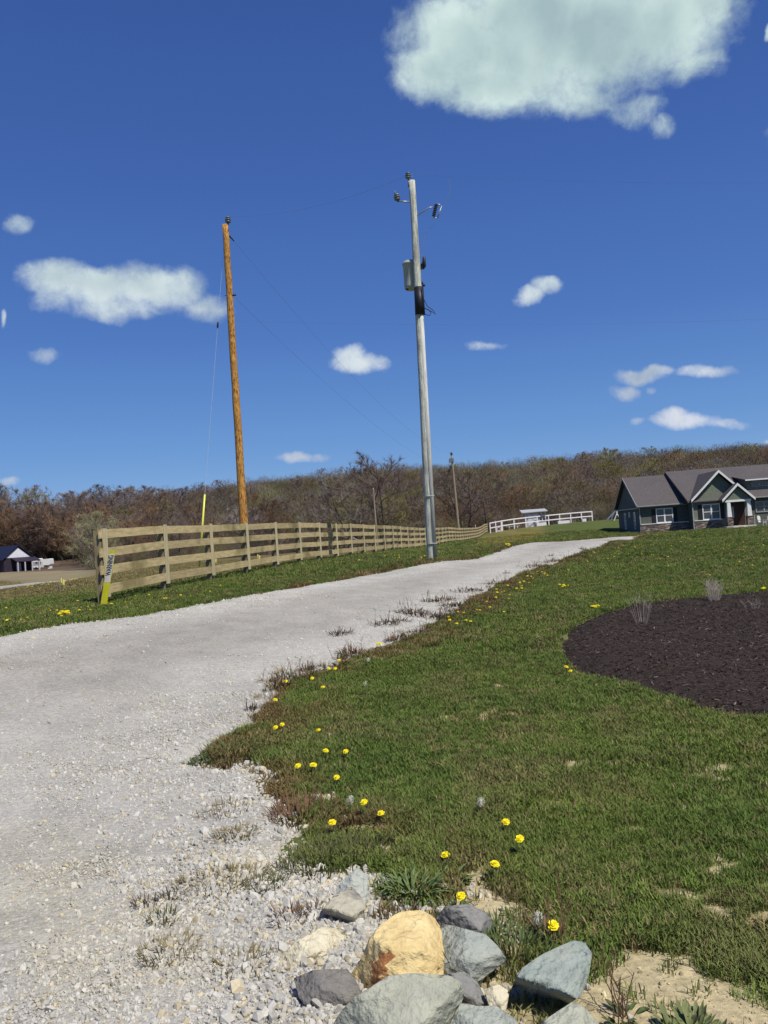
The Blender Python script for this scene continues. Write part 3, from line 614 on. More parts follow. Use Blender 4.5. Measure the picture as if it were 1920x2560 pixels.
LD = 30.0
b, t = pole_axis((615, 1398), (563, 562), LD); LB = b; LT = t; lax = (t - b)
def onl(py): return LB + lax * ((1398 - py) / 836.0)
lp = empty('utility_pole', b, label='new orange brown utility pole behind the board fence, with a guy wire', cat='utility pole')
part(pole_shaft(b, t, .165, .115, 5), 'pole_shaft', fresh, lp, True)
m = MB(); p0 = onl(565) + np.array([.10, -.02, 0]); m.tube([onl(580) + np.array([.10, -.02, 0]), p0 + [0, 0, .08]], .025, 6); insulator(m, p0 + [0.02, 0, .05], (0, 0, 1), 1.15); part(m, 'pin_insulator', porcelain, lp, True)
m = MB(); m.tube([onl(588) + np.array([.11, 0, 0]), pt(585, 603, LD + .3)], [.035, .02], 8); part(m, 'strain_insulator', darkm, lp, True)
m = MB(); m.tube([onl(737) + np.array([-.17, -.05, 0]), onl(737) + np.array([.2, -.05, 0])], .012, 6); m.tube([pt(582, 738, LD), pt(590, 737, LD)], .04, 8); part(m, 'neutral_clamp', darkm, lp, True)
def farpole(bpx, tpx, depth, label, hw):
    b, t = pole_axis(bpx, tpx, depth)
    o = empty('utility_pole', b, label=label, cat='utility pole'); part(pole_shaft(b, t, .17, .12, 9), 'pole_shaft', noise_mat('brown_pole_wood', (.21,.16,.115), (.32,.25,.18), 6, .9, stretch=(3,3,.3)), o, True)
    if hw: m = MB(); insulator(m, t + [.0, 0, 0], (0, 0, 1), 1.8); part(m, 'pin_insulator', porcelain, o); m = MB(); m.box(tuple(t + [-.35, -.2, -.75]), tuple(t + [.2, .1, -.3])); part(m, 'cutout_box', porcelain, o)
    return b, t
FB, FT = farpole((1148, 1332), (1129, 1140), 95, 'slender brown utility pole with small hardware at its top, in front of the wooded hill', True)
farpole((942, 1345), (933, 1220), 130, 'short bare topped pole rising behind the middle of the board fence', False)
def wire(name, pts3, r, label, sag=0.0, n=28, mat=None):
    p0, p1 = np.array(pts3[0], float), np.array(pts3[1], float); P_ = []
    for i in range(n + 1):
        k = i / n; q = p0 + (p1 - p0) * k; q[2] -= sag * 4 * k * (1 - k); P_.append(q)
    m = MB(); m.tube(P_, r, 5); o = m.build(name, mat or wire_m, origin=p0); tag(o, label, 'wire'); return o
wire('power_line', (onl(556) + [.1, 0, .2], PT + [-.12, 0, .2]), .0028, 'upper power line between the tops of the orange brown pole and the grey pole', .35)
wire('power_line', (pt(590, 737, LD), onp(722) + [-.2, 0, 0]), .003, 'lower wire between the orange brown pole and the transformer of the grey pole', .3)
wire('power_line', (pt(585, 603, LD + .3), FT + [0, 0, .3]), .004, 'upper of the two wires slanting from the orange brown pole to the far pole', 1.6)
wire('power_line', (onl(742) + [.18, 0, 0], FT + [0, 0, -1.6]), .004, 'lower of the two wires slanting from the orange brown pole to the far pole', 1.3)
wire('power_line', (PT + [-.1, 0, .22], pt(2500, 440, 24)), .0022, 'upper power line running from the grey pole top out at the right', .25)
wire('power_line', (onp(720) + [.2, 0, 0], pt(2500, 770, 24)), .0022, 'lower wire running from the grey pole out of view to the right', .3)
# guy wire with its yellow guard
ga = pt(497, 1410, 31.5); ga[2] = float(H(ga[0], ga[1])); gt_ = onl(612) + np.array([-.10, 0, 0]); gdir = (gt_ - ga) / np.linalg.norm(gt_ - ga)
gw = empty('guy_wire', ga, label='thin guy wire with a yellow plastic guard, left of the orange brown pole', cat='guy wire')
m = MB(); m.tube([ga, gt_], .0055, 5); part(m, 'wire', noise_mat('steel_strand', (.55,.56,.57), (.68,.69,.70), 5, .4), gw)
m = MB(); m.tube([ga + gdir * .1, ga + gdir * 2.95], [.042, .034], 8); part(m, 'guard', noise_mat('yellow_guard', (.70,.72,.10), (.80,.80,.16), 4, .5), gw, True)
m = MB(); m.lathe(gt_ - gdir * 3.1, gdir, [(0, .01), (.03, .035), (.2, .035), (.25, .01)], 8); part(m, 'strain_insulator', darkm, gw, True)

# ---------------------------------------------------------------- board fence
plank = [noise_mat('fence_plank', (.36,.28,.135), (.56,.45,.24), 6, .85, 8, .3, 30, stretch=(.6,.6,5), c3=(.25,.205,.09), s3=1.1, rnd=.14)]
battm = noise_mat('pale_batten', (.40,.345,.20), (.58,.51,.32), 6, .85, 8, .3, 30, stretch=(5,5,.6), rnd=.10)
postm = noise_mat('fence_post_wood', (.20,.155,.085), (.33,.27,.155), 6, .9, 8, .4, 30, stretch=(4,4,.5), rnd=.12)
nrm2 = np.array([FD[1], -FD[0]])           # towards the drive
NP = 45
fpos = [FS + FD * 2.44 * i for i in range(NP)]
fz = [float(H(p[0], p[1])) for p in fpos]
fence = empty('board_fence', (FS[0], FS[1], fz[0]), label='long four board wooden paddock fence running along the gravel drive', cat='fence')
FH = 1.40; BT = [1.385, 1.055, .715, .375]; BW = .165
rest = MB()
for i in range(NP):
    p = fpos[i]; q = p - nrm2 * .095; z = fz[i]; rr = random.Random(i)
    m = MB(); lean = (.045 if i == 0 else rr.uniform(-.012, .012)); a_ = .062
    top = FH + (-.015 if i else -.02)
    bx = [(q[0] + sx * a_ * FD[0] + sy * a_ * nrm2[0], q[1] + sx * a_ * FD[1] + sy * a_ * nrm2[1]) for sx, sy in ((-1,-1),(1,-1),(1,1),(-1,1))]
    vs = [(x_ , y_, z - .3) for x_, y_ in bx] + [(x_ - lean * FD[0], y_ - lean * FD[1], z + top) for x_, y_ in bx]
    m.add(vs, [(0,3,2,1),(4,5,6,7),(0,1,5,4),(1,2,6,5),(2,3,7,6),(3,0,4,7)]); part(m, 'post', postm, fence)
    m = MB(); h0 = .13 + rr.uniform(-.02, .02); w_ = .072; tl = rr.uniform(-.008, .008)
    def fr(s, d_, h_, p=p, z=z, tl=tl): return (p[0] + FD[0] * (s + tl * h_) + nrm2[0] * d_, p[1] + FD[1] * (s + tl * h_) + nrm2[1] * d_, z + h_)
    m.box((-w_, .001, h0), (w_, .024, FH + .01), fr=fr); part(m, 'batten', battm, fence)
for i in range(NP - 1):
    for k in range(4):
        rr = random.Random(i * 7 + k); tgt = MB() if (i * 4 + k) < 100 else rest
        s0 = -.16 if i == 0 else .002; e0 = 2.438
        dz = fz[i+1] - fz[i]; j0, j1 = rr.uniform(-.012, .012), rr.uniform(-.012, .012)
        vs = []
        for h_ in (BT[k] - BW, BT[k]):
            for s_, d_ in ((s0, -.026), (e0, -.026), (e0, -.001), (s0, -.001)):
                p = fpos[i] + FD * s_ + nrm2 * d_; zz = fz[i] + dz * s_ / 2.44 + h_ + (j0 if s_ < 1 else j1); vs.append((p[0], p[1], zz))
        tgt.add(vs, [(0,3,2,1),(4,5,6,7),(0,1,5,4),(1,2,6,5),(2,3,7,6),(3,0,4,7)])
        if tgt is not rest: part(tgt, 'board', plank[0], fence)
o = part(rest, 'board', plank[0], fence); o['kind'] = 'stuff'

# pipeline marker leaning against the first post
_d = ray(258, 1510); mk = EYE + _d * (14.35 / _d[1]); mk[2] = float(H(mk[0], mk[1])); mkx = empty('utility_marker', mk, label='flat leaning utility marker, yellow below and white with black lettering above', cat='marker post')
d_ = mk[1]; u_ = RT * np.array([1, 1, 0]); u_ /= np.linalg.norm(u_); tp = pt(281, 1377, d_ + .02); lv = tp - mk; L_ = np.linalg.norm(lv); lv /= L_; nf = np.cross(u_, lv); nf = nf if nf[1] < 0 else -nf
def mkf(s, d2, h): return mk + u_ * s + nf * d2 + lv * h
yel = noise_mat('yellow_marker', (.42,.41,.012), (.52,.50,.025), 5, .5); whi = noise_mat('marker_label', (.46,.44,.41), (.58,.56,.52), 9, .5)
m = MB(); m.box((-.058, 0, -.2), (.058, .010, L_), fr=mkf); part(m, 'stake', yel, mkx)
m = MB(); m.box((-.050, .010, L_ * .44), (.050, .0125, L_ * .945), fr=mkf); lab = part(m, 'label_panel', whi, mkx)
cu = bpy.data.curves.new('lettering', 'FONT'); cu.body = 'WARNING'; cu.size = .135; cu.align_x = 'LEFT'; cu.align_y = 'CENTER'; cu.offset = .004
to = bpy.data.objects.new('lettering', cu); COL.objects.link(to)
dg = bpy.context.evaluated_depsgraph_get(); me = bpy.data.meshes.new_from_object(to.evaluated_get(dg)); bpy.data.objects.remove(to)
xs_ = [v.co.x for v in me.vertices]; kx = (L_ * .36) / max(xs_)
for v in me.vertices:
    w_ = mkf(-v.co.y * .95, .0145, L_ * .56 + v.co.x * kx) - mk; v.co = Vector(w_)
me.materials.append(noise_mat('black_ink', (.015,.015,.02), (.03,.03,.035), 8, .6)); lo_ = bpy.data.objects.new('lettering', me); COL.objects.link(lo_); lo_.parent = lab
# little yellow marking flags
def flag(px, py, label, h=.45):
    g_ = ground(px, py); o = empty('marking_flag', g_, label=label, cat='flag')
    m = MB(); tpv = g_ + np.array([.05, 0, h]); m.tube([g_, tpv], .006, 5); part(m, 'wire_stem', galv, o)
    m = MB(); n = 5; vs = []
    for i in range(n + 1):
        s_ = i / n * .13; wv = .018 * math.sin(i * 1.5)
        vs += [tpv + np.array([s_ * .75, wv, -.02 - s_ * .5]), tpv + np.array([s_ * .55 , wv + .01, -.14 - s_ * .55])]
    m.add(vs, [(2*i, 2*i+1, 2*i+3, 2*i+2) for i in range(n)]); m.add([np.array(q) + [0, .006, 0] for q in vs], [(2*i, 2*i+2, 2*i+3, 2*i+1) for i in range(n)]); part(m, 'cloth', noise_mat('flag_yellow', (.78,.66,.12), (.85,.76,.28), 6, .6), o)
flag(149, 1488, 'small yellow marking flag in the grass left of the end of the board fence')
flag(293, 1446, 'small yellow marking flag seen through the gaps of the first fence panel')
flag(642, 1416, 'small yellow marking flag seen through the board fence beside the orange brown pole')
flag(533, 1424, 'small yellow marking flag seen through the board fence, between the second and fourth battens')

# ---------------------------------------------------------------- house
sid = noise_mat('sage_siding', (.135,.155,.135), (.165,.185,.16), 3, .75)
def siding_mat(name, c1, c2):
    m = noise_mat(name, c1, c2, 3, .75); n = m.node_tree.nodes; l = m.node_tree.links; b = [q for q in n if q.type == 'BSDF_PRINCIPLED'][0]
    t = n.new('ShaderNodeTexCoord'); s = n.new('ShaderNodeSeparateXYZ'); l.new(t.outputs['Object'], s.inputs[0])
    q = n.new('ShaderNodeMath'); q.operation = 'MULTIPLY'; q.inputs[1].default_value = 1 / .11; l.new(s.outputs['Z'], q.inputs[0]); f = n.new('ShaderNodeMath'); f.operation = 'FRACT'; l.new(q.outputs[0], f.inputs[0])
    iv = n.new('ShaderNodeMath'); iv.operation = 'SUBTRACT'; iv.inputs[0].default_value = 1; l.new(f.outputs[0], iv.inputs[1])
    bp = n.new('ShaderNodeBump'); bp.inputs['Strength'].default_value = .8; bp.inputs['Distance'].default_value = .015; l.new(iv.outputs[0], bp.inputs['Height']); l.new(bp.outputs[0], b.inputs['Normal']); return m
sid = siding_mat('grey_green_siding', (.088,.096,.082), (.112,.12,.102)); gsid = siding_mat('sage_gable_siding', (.145,.162,.125), (.178,.195,.152))
shing = noise_mat('grey_shingles', (.070,.062,.064), (.125,.112,.112), 9, .95, 8, .5, 30, c3=(.09,.08,.084), s3=.5)
trim = noise_mat('white_trim', (.72,.72,.70), (.80,.80,.78), 5, .5); dtrim = noise_mat('grey_trim', (.28,.28,.27), (.36,.36,.35), 5, .6)
shut = noise_mat('dark_shutter', (.012,.013,.018), (.022,.023,.028), 8, .6); door_shade_m = noise_mat('brown_door_porch_shade', (.035,.016,.012), (.06,.028,.02), 9, .5, stretch=(4,4,.6))
glass = noise_mat('window_glass', (.05,.06,.075), (.08,.09,.11), 1.5, .08, spec=.6)
def stone_wall_mat():
    m = bpy.data.materials.new('ledge_stone'); n, l, b = nt(m); t = n.new('ShaderNodeTexCoord'); mp = n.new('ShaderNodeMapping'); mp.inputs['Scale'].default_value = (2.2, 2.2, 7); l.new(t.outputs['Object'], mp.inputs[0])
    v = n.new('ShaderNodeTexVoronoi'); v.inputs['Scale'].default_value = 1.2; l.new(mp.outputs[0], v.inputs['Vector'])
    r = n.new('ShaderNodeValToRGB'); s = n.new('ShaderNodeSeparateColor'); l.new(v.outputs['Color'], s.inputs[0]); l.new(s.outputs[0], r.inputs[0])
    e = r.color_ramp.elements; e[0].color = (.06,.045,.04,1); e[1].color = (.36,.30,.25,1); k = e.new(.45); k.color = (.15,.11,.095,1); k = e.new(.75); k.color = (.22,.17,.15,1)
    l.new(r.outputs[0], b.inputs['Base Color']); b.inputs['Roughness'].default_value = .9
    bp = n.new('ShaderNodeBump'); bp.inputs['Distance'].default_value = .05; bp.inputs['Strength'].default_value = .8; l.new(v.outputs['Distance'], bp.inputs['Height']); bp.invert = True; l.new(bp.outputs[0], b.inputs['Normal']); return m
ledge = stone_wall_mat()
HO = (26.166, 82.0, -.112)
house = empty('ranch_house', HO, -R(6), label='grey green ranch house with white trimmed gables, stone wainscot and a columned porch', cat='house')
def hp(mb, name, mat, parent=None, label=None, smooth=False):
    o = mb.build(name, mat, parent or house, smooth)
    if label: o['label'] = label
    return o
UR = 22.0
m = MB(); m.prism([(0, 0, -.4), (0, 12, -.4), (0, 12, 2.7), (0, 6, 5.80), (0, 0, 2.7)], (5.2, 0, 0), None); hp(m, 'wall', sid, label='end wing wall with lap siding')
m = MB(); m.prism([(4.75, -1.6, -.4), (4.75, 13.6, -.4), (4.75, 13.6, 2.7), (4.75, 6, 6.10), (4.75, -1.6, 2.7)], (UR - 4.75, 0, 0), None); hp(m, 'wall', sid)
m = MB(); m.prism([(4.75, -2.0, -.4), (9.85, -2.0, -.4), (9.85, -2.0, 2.72), (7.29, -2.0, 5.42), (4.75, -2.0, 2.72)], (0, .395, 0), None)
hp(m, 'gable_wall', gsid, label='sage gable wall above the front window')
def slab(m, pts, th=.15): m.prism(pts, (0, 0, -th), None)
m = MB(); slab(m, [(-.35, -.42, 2.78), (4.6, -.42, 2.78), (4.6, 6, 6.04), (-.35, 6, 6.04)]); slab(m, [(-.35, 6, 6.04), (4.6, 6, 6.04), (4.6, 12.4, 2.78), (-.35, 12.4, 2.78)]); hp(m, 'roof', shing)
m = MB(); slab(m, [(4.25, -2.1, 2.86), (UR + .4, -2.1, 2.86), (UR + .4, 6, 6.36), (4.25, 6, 6.36)], .17); slab(m, [(4.25, 6, 6.36), (UR + .4, 6, 6.36), (UR + .4, 14.1, 2.86), (4.25, 14.1, 2.86)], .17); rf = hp(m, 'roof', shing)
m = MB(); m.prism([(4.20, -2.12, 2.64), (4.20, 6, 6.14), (4.20, 6, 6.37), (4.20, -2.12, 2.87)], (.045, 0, 0), None); hp(m, 'rake_board', noise_mat('shadowed_fascia', (.03,.028,.03), (.05,.048,.05), 4, .7))  # rake board coloured nearly black, taking in the roof step's cast shadow
m = MB(); m.prism([(-.40, -.44, 2.58), (-.40, 6, 5.86), (-.40, 12.4, 2.58), (-.40, 12.4, 2.78), (-.40, 6, 6.05), (-.40, -.44, 2.78)], (.045, 0, 0), None); hp(m, 'rake_board', dtrim)
m = MB(); m.box((-.38, -.52, 2.64), (4.18, -.425, 2.76)); m.box((10.15, -2.2, 2.72), (UR, -2.105, 2.84)); hp(m, 'gutter', dtrim)
m = MB(); m.box((-.35, -.40, 2.56), (4.6, -.004, 2.62)); m.box((-.36, -.1, 2.45), (-.004, 12.2, 2.6)); hp(m, 'soffit', dtrim)
def gable(ua, apex, uL, uR, wf, vf, vb, name, th=.14):
    m = MB(); slab(m, [(ua, vf, apex), (ua, vb, apex), (uL, vb, wf), (uL, vf, wf)], th); slab(m, [(ua, vf, apex), (uR, vf, wf), (uR, vb, wf), (ua, vb, apex)], th); r = hp(m, name, shing)
    m = MB(); w = .25
    m.prism([(uL - .02, vf - .05, wf - w), (ua, vf - .05, apex - w), (ua, vf - .05, apex + .01), (uL - .02, vf - .05, wf + .01)], (0, .045, 0), None)
    m.prism([(ua + .001, vf - .05, apex - w), (uR + .02, vf - .05, wf - w), (uR + .02, vf - .05, wf + .01), (ua + .001, vf - .05, apex + .01)], (0, .045, 0), None); hp(m, 'bargeboard', trim, r); return r
gable(7.29, 5.72, 4.5, 10.06, 2.95, -2.5, 4.4, 'gable_roof'); gable(8.60, 4.26, 7.08, 10.12, 2.74, -3.7, 1.1, 'porch_roof')
m = MB(); slab(m, [(4.7, -2.38, 2.76), (7.25, -2.38, 2.76), (7.25, -2.003, 2.98), (4.7, -2.003, 2.98)], .08); hp(m, 'pent_roof', shing)
m = MB(); m.prism([(7.42, -3.42, 2.66), (9.8, -3.42, 2.66), (8.60, -3.42, 3.98)], (0, .15, 0), None); hp(m, 'porch_gable', gsid)
m = MB(); m.box((7.42, -3.47, 2.46), (9.82, -3.16, 2.658)); hp(m, 'porch_beam', trim)
for uc in (7.72, 9.60):
    m = MB(); m.add([(uc-.21,-3.5,1.02),(uc+.21,-3.5,1.02),(uc+.21,-3.1,1.02),(uc-.21,-3.1,1.02),(uc-.145,-3.45,2.458),(uc+.145,-3.45,2.458),(uc+.145,-3.15,2.458),(uc-.145,-3.15,2.458)], [(0,3,2,1),(4,5,6,7),(0,1,5,4),(1,2,6,5),(2,3,7,6),(3,0,4,7)]); cl_ = hp(m, 'porch_column', trim)
    m = MB(); m.box((uc-.27,-3.57,-.4), (uc+.27,-3.03,.95)); m.box((uc-.30,-3.6,.952), (uc+.30,-3.0,1.018)); hp(m, 'stone_pier', ledge, cl_)
m = MB(); m.box((7.3, -3.62, -.4), (10.1, -1.62, .12)); m.box((7.95, -4.0, -.4), (9.3, -3.625, .0)); hp(m, 'porch_step', noise_mat('pale_concrete', (.48,.46,.42), (.58,.56,.52), 4, .9))
m = MB(); m.box((.0, -.13, -.4), (4.73, -.003, .80)); m.box((4.76, -2.14, -.4), (7.4, -2.003, .82)); st_ = hp(m, 'stone_wainscot', ledge)
m = MB(); m.box((-.02, -.17, .802), (4.73, -.003, .87)); m.box((4.73, -2.18, .822), (7.4, -2.003, .89)); hp(m, 'stone_cap', trim, st_)
def window(u0, u1, w0, w1, v, nx=2, ny=2, shutter=True, th=.07, fm=trim, axis='u'):
    m = MB(); s = .06
    def fr(u, vv, w): return (u, v + vv, w) if axis == 'u' else (v + vv, -u, w)
    m.box((u0 - s, -.07, w0 - s), (u0 + s * .5, -.003, w1 + s), fr=fr); m.box((u1 - s * .5, -.07, w0 - s), (u1 + s, -.003, w1 + s), fr=fr)
    m.box((u0 + s * .5 + .002, -.07, w1 - s * .5), (u1 - s * .5 - .002, -.003, w1 + s), fr=fr); m.box((u0 + s * .5 + .002, -.09, w0 - s), (u1 - s * .5 - .002, -.003, w0 + s * .7), fr=fr)
    for i in range(1, nx): c_ = u0 + (u1 - u0) * i / nx; m.box((c_ - th, -.066, w0 + s), (c_ + th, -.004, w1 - s), fr=fr)
    for j in range(1, ny): c_ = w0 + (w1 - w0) * j / ny; m.box((u0 + s, -.062, c_ - .035), (u1 - s, -.005, c_ + .035), fr=fr)
    f = hp(m, 'window', fm); g_ = MB(); g_.box((u0, -.03, w0), (u1, -.0035, w1), fr=fr); hp(g_, 'pane', glass, f)
    if shutter:
        for uc in (u0 - .28, u1 + .28): q = MB(); q.box((uc - .19, -.05, w0 - .03), (uc + .19, -.003, w1 + .03), fr=fr); hp(q, 'shutter', shut)
window(1.62, 3.18, .92, 2.30, 0); window(5.66, 7.22, .94, 2.38, -2.0)
window(10.85, 13.1, 1.32, 2.32, -1.6, 3, 2, False, .06, dtrim); window(14.6, 16.2, .94, 2.38, -1.6)
m = MB(); m.prism([(10.55, -.45, 3.3), (10.55, -.45, 4.52), (10.55, 2.9, 4.95), (10.55, 2.9, 4.3)], (9.0, 0, 0), None); dw = hp(m, 'dormer', gsid)
m = MB(); slab(m, [(10.25, -.95, 4.62), (19.9, -.95, 4.62), (19.9, 3.1, 5.16), (10.25, 3.1, 5.16)], .1); hp(m, 'dormer_roof', shing, dw)
m = MB(); m.box((10.25, -1.0, 4.50), (19.9, -.953, 4.63)); hp(m, 'fascia', trim, dw)
for k in range(6):
    u0 = 11.0 + k * .74; m = MB(); m.box((u0 - .04, -.50, 3.86), (u0 + .66, -.453, 3.92)); m.box((u0 - .04, -.50, 4.34), (u0 + .66, -.453, 4.40)); m.box((u0 - .04, -.50, 3.922), (u0 + .03, -.453, 4.338)); m.box((u0 + .59, -.50, 3.922), (u0 + .66, -.453, 4.338)); f = hp(m, 'dormer_window', dtrim, dw)
    f2 = MB(); f2.box((u0 + .03, -.475, 3.92), (u0 + .59, -.4535, 4.34)); o = f2.build('dormer_pane', glass, dw)
m = MB(); m.box((8.0, -2.06, .125), (9.6, -2.003, 2.40)); dr_ = hp(m, 'door', door_shade_m)  # brown door made extra wide, its dark colour standing in for porch shade
m = MB(); m.box((8.42, -2.085, .9), (8.56, -2.062, 2.0)); hp(m, 'door_glass', noise_mat('frosted_glass', (.35,.37,.40), (.45,.47,.5), 6, .2), dr_)
m = MB(); m.tube([(9.0, -2.06, 1.1), (9.0, -2.12, 1.1)], .03, 8); hp(m, 'handle', galv, dr_)
m = MB(); m.box((4.62, -2.12, -.3), (4.72, -2.02, 2.7)); m.box((10.02, -3.3, -.3), (10.1, -3.22, 1.05)); m.box((-.09, -.09, -.3), (-.003, -.003, 2.5)); hp(m, 'downspout', dtrim)
# end wall windows (faces left)
for v0, w0, w1, ww in ((2.4, .45, 2.1, .62), (7.6, .45, 2.1, .62), (5.2, 1.75, 2.15, .5)):
    m = MB(); m.box((-.06, v0 - .09, w0 - .09), (-.003, v0 + ww + .09, w0)); m.box((-.06, v0 - .09, w1), (-.003, v0 + ww + .09, w1 + .09)); m.box((-.06, v0 - .09, w0 + .002), (-.003, v0, w1 - .002)); m.box((-.06, v0 + ww, w0 + .002), (-.003, v0 + ww + .09, w1 - .002)); m.box((-.05, v0 + .002, (w0 + w1) / 2 - .04), (-.004, v0 + ww - .002, (w0 + w1) / 2 + .04))
    f = hp(m, 'window', trim); m = MB(); m.box((-.025, v0, w0), (-.0035, v0 + ww, w1)); hp(m, 'pane', glass, f)
# garden chairs by the porch
def hloc(u, v): a_ = R(6); return np.array([HO[0] + u * math.cos(a_) + v * math.sin(a_), HO[1] - u * math.sin(a_) + v * math.cos(a_)])
def lawn_chair(u, v, rz, label):
    p = hloc(u, v); o = empty('patio_chair', (p[0], p[1], float(H(*p))), rz, label=label, cat='chair', group='pale chairs beside the house porch'); cm = noise_mat('pale_chair_paint', (.55,.53,.48), (.65,.63,.58), 5, .6)
    m = MB(); m.box((-.26, -.28, .40), (.26, .26, .45)); m.build('seat', cm, o)
    m = MB(); m.prism([(-.26, .24, .451), (.26, .24, .451), (.26, .30, .95), (.16, .31, 1.06), (0, .315, 1.1), (-.16, .31, 1.06), (-.26, .30, .95)], (0, .04, 0), None); m.build('backrest', cm, o)
    for sx in (-.24, .24):
        m = MB(); m.box((sx - .03, -.26, -.05), (sx + .03, -.20, .399)); m.build('leg', cm, o); m = MB(); m.box((sx - .03, .2, -.05), (sx + .03, .26, .399)); m.build('leg', cm, o); m = MB(); m.box((sx - .05, -.3, .62), (sx + .05, .23, .66)); m.box((sx - .03, -.27, .452), (sx + .03, -.22, .619)); m.build('armrest', cm, o)
lawn_chair(10.75, -3.2, R(35), 'pale patio chair nearest the porch column of the grey green house'); lawn_chair(11.6, -3.1, R(-25), 'pale patio chair farther from the porch, by the right edge of the photo')

# ---------------------------------------------------------------- white garden enclosure on the rise
def gpt(px, Yd):
    d = ray(px, 1300); X_ = d[0] / d[1] * Yd; return np.array([X_, Yd, float(H(X_, Yd))])
wp = noise_mat('white_painted_wood', (.70,.66,.69), (.80,.77,.79), 6, .6)
A0 = gpt(1224, 113); B0 = gpt(1481, 122)
wf = empty('rail_fence', A0, label='white two rail fence around the garden on the grassy rise', cat='fence')
nseg = 9; ps = [A0 + (B0 - A0) * i / nseg for i in range(nseg + 1)]
for p in ps: p[2] = float(H(p[0], p[1]))
for i, p in enumerate(ps):
    m = MB(); m.box((p[0] - .07, p[1] - .07, p[2] - .3), (p[0] + .07, p[1] + .07, p[2] + 1.5)); part(m, 'post', wp, wf)
for i in range(nseg):
    for h_ in (.72, 1.42):
        m = MB(); a_, b_ = ps[i] + [0, -.09, h_], ps[i+1] + [0, -.09, h_]; m.prism([a_ - [0, 0, .075], b_ - [0, 0, .075], b_ + [0, 0, .075], a_ + [0, 0, .075]], (0, .018, 0), None); part(m, 'rail', wp, wf)
g0 = gpt(1238, 112.6); g1 = gpt(1251, 113); gz = g0[2]
gate = empty('garden_gate', g0, label='white garden gate with a diamond brace at the left end of the rail fence', cat='gate')
m = MB(); X0, X1 = g0[0], g1[0]; yy = g0[1] - .2
for x_ in (X0, X1): m.box((x_ - .07, yy, gz), (x_ + .07, yy + .06, gz + 1.55))
for z_ in (.1, .72, 1.42): m.box((X0 + .072, yy + .01, gz + z_), (X1 - .072, yy + .05, gz + z_ + .1))
cx_, cz_ = (X0 + X1) / 2, gz + .44; w2 = (X1 - X0) / 2 - .07; part(m, 'frame', wp, gate)
m = MB()
for sx in (-1, 1):
    for sz in (-1, 1): m.prism([(cx_ + sx * w2, yy + .015, cz_ - .035), (cx_ + sx * w2, yy + .015, cz_ + .035), (cx_ , yy + .015, cz_ + sz * .27 + .035), (cx_, yy + .015, cz_ + sz * .27 - .035)], (0, .03, 0), None)
part(m, 'diamond_brace', wp, gate)
s0 = gpt(1318, 117.5); shed = empty('garden_shed', s0, R(-4), label='small white garden shed with a flat grey roof inside the rail fence', cat='shed')
m = MB(); m.box((-.1, 0, -.2), (1.65, 2.2, 1.95)); m.box((1.652, .05, -.2), (2.75, 2.1, .75)); m.build('wall', noise_mat('shed_paint', (.42,.44,.47), (.52,.54,.57), 5, .7), shed)
m = MB(); m.prism([(-.75, -.5, 2.1), (3.0, -.5, 2.15), (3.0, 2.7, 2.55), (-.75, 2.7, 2.55)], (0, 0, .09), None); m.build('roof', noise_mat('grey_roof', (.35,.36,.38), (.45,.46,.48), 4, .6), shed)
for x_ in (0.12, .88):
    m = MB(); m.box((x_, -.05, 0), (x_ + .7, -.003, 1.85)); m.build('door', noise_mat('pale_door', (.55,.57,.60), (.62,.64,.67), 5, .6), shed)
m = MB()
for x_ in (1.70, 2.18, 2.66): m.box((x_, 0.0, .76), (x_ + .08, .06, 2.0))
for z_ in (.80, 1.2, 1.6): m.box((1.70, -.02, z_), (2.74, -.004, z_ + .07))
m.build('window', wp, shed)
def table(px, Yd):
    p = gpt(px, Yd); o = empty('picnic_table', p, 0, label='white picnic table between the garden gate and the shed', cat='table')
    m = MB(); m.box((-.9, -.4, .7), (.9, .4, .76)); m.build('tabletop', wp, o)
    for y_ in (-.75, .75): m = MB(); m.box((-.9, y_ - .13, .42), (.9, y_ + .13, .46)); m.build('bench', wp, o)
    for x_ in (-.6, .6): m = MB(); m.prism([(x_, -.8, -.05), (x_, -.7, -.05), (x_, .3, .7), (x_, .2, .7)], (.05, 0, 0), None); m.prism([(x_ + .052, .8, -.05), (x_ + .052, .7, -.05), (x_ + .052, -.3, .7), (x_ + .052, -.2, .7)], (.05, 0, 0), None); m.build('leg', wp, o)
table(1281, 118)
def planter(px, Yd, w, label):
    p = gpt(px, Yd); o = empty('planter', p, 0, label=label, cat='planter'); m = MB(); h_ = .42; d_ = .45
    m.box((-w, -d_, -.1), (w, -d_ + .05, h_)); m.box((-w, d_ - .05, -.1), (w, d_, h_)); m.box((-w, -d_ + .052, -.1), (-w + .05, d_ - .052, h_)); m.box((w - .05, -d_ + .052, -.1), (w, d_ - .052, h_)); m.build('planter_box', wp, o)
    m = MB(); m.box((-w + .06, -d_ + .06, 0), (w - .06, d_ - .06, h_ - .06)); m.build('soil', noise_mat('dark_soil', (.03,.022,.016), (.06,.045,.03), 20, .95), o)
planter(1408, 118.5, .85, 'white raised planter box behind the middle of the white rail fence'); planter(1352, 116, .7, 'white raised planter box right beside the garden shed'); planter(1459, 120.5, .3, 'small white planter box near the right end of the rail fence')
sw = gpt(1544, 113); swing = empty('play_slide', sw, 0, label='white A frame play set with a blue slide, left of the house wall', cat='play set')
m = MB()
for y_ in (-.8, .8):
    m.tube([(-.75, y_, -.1), (0, y_ * .9, 1.55)], .06, 6); m.tube([(.6, y_, -.1), (0, y_ * .9, 1.55)], .06, 6)
m.tube([(0, -.75, 1.55), (0, .75, 1.55)], .05, 6); m.tube([(-.35, -.8, .75), (.3, -.8, .75)], .05, 6); m.build('frame', wp, swing)
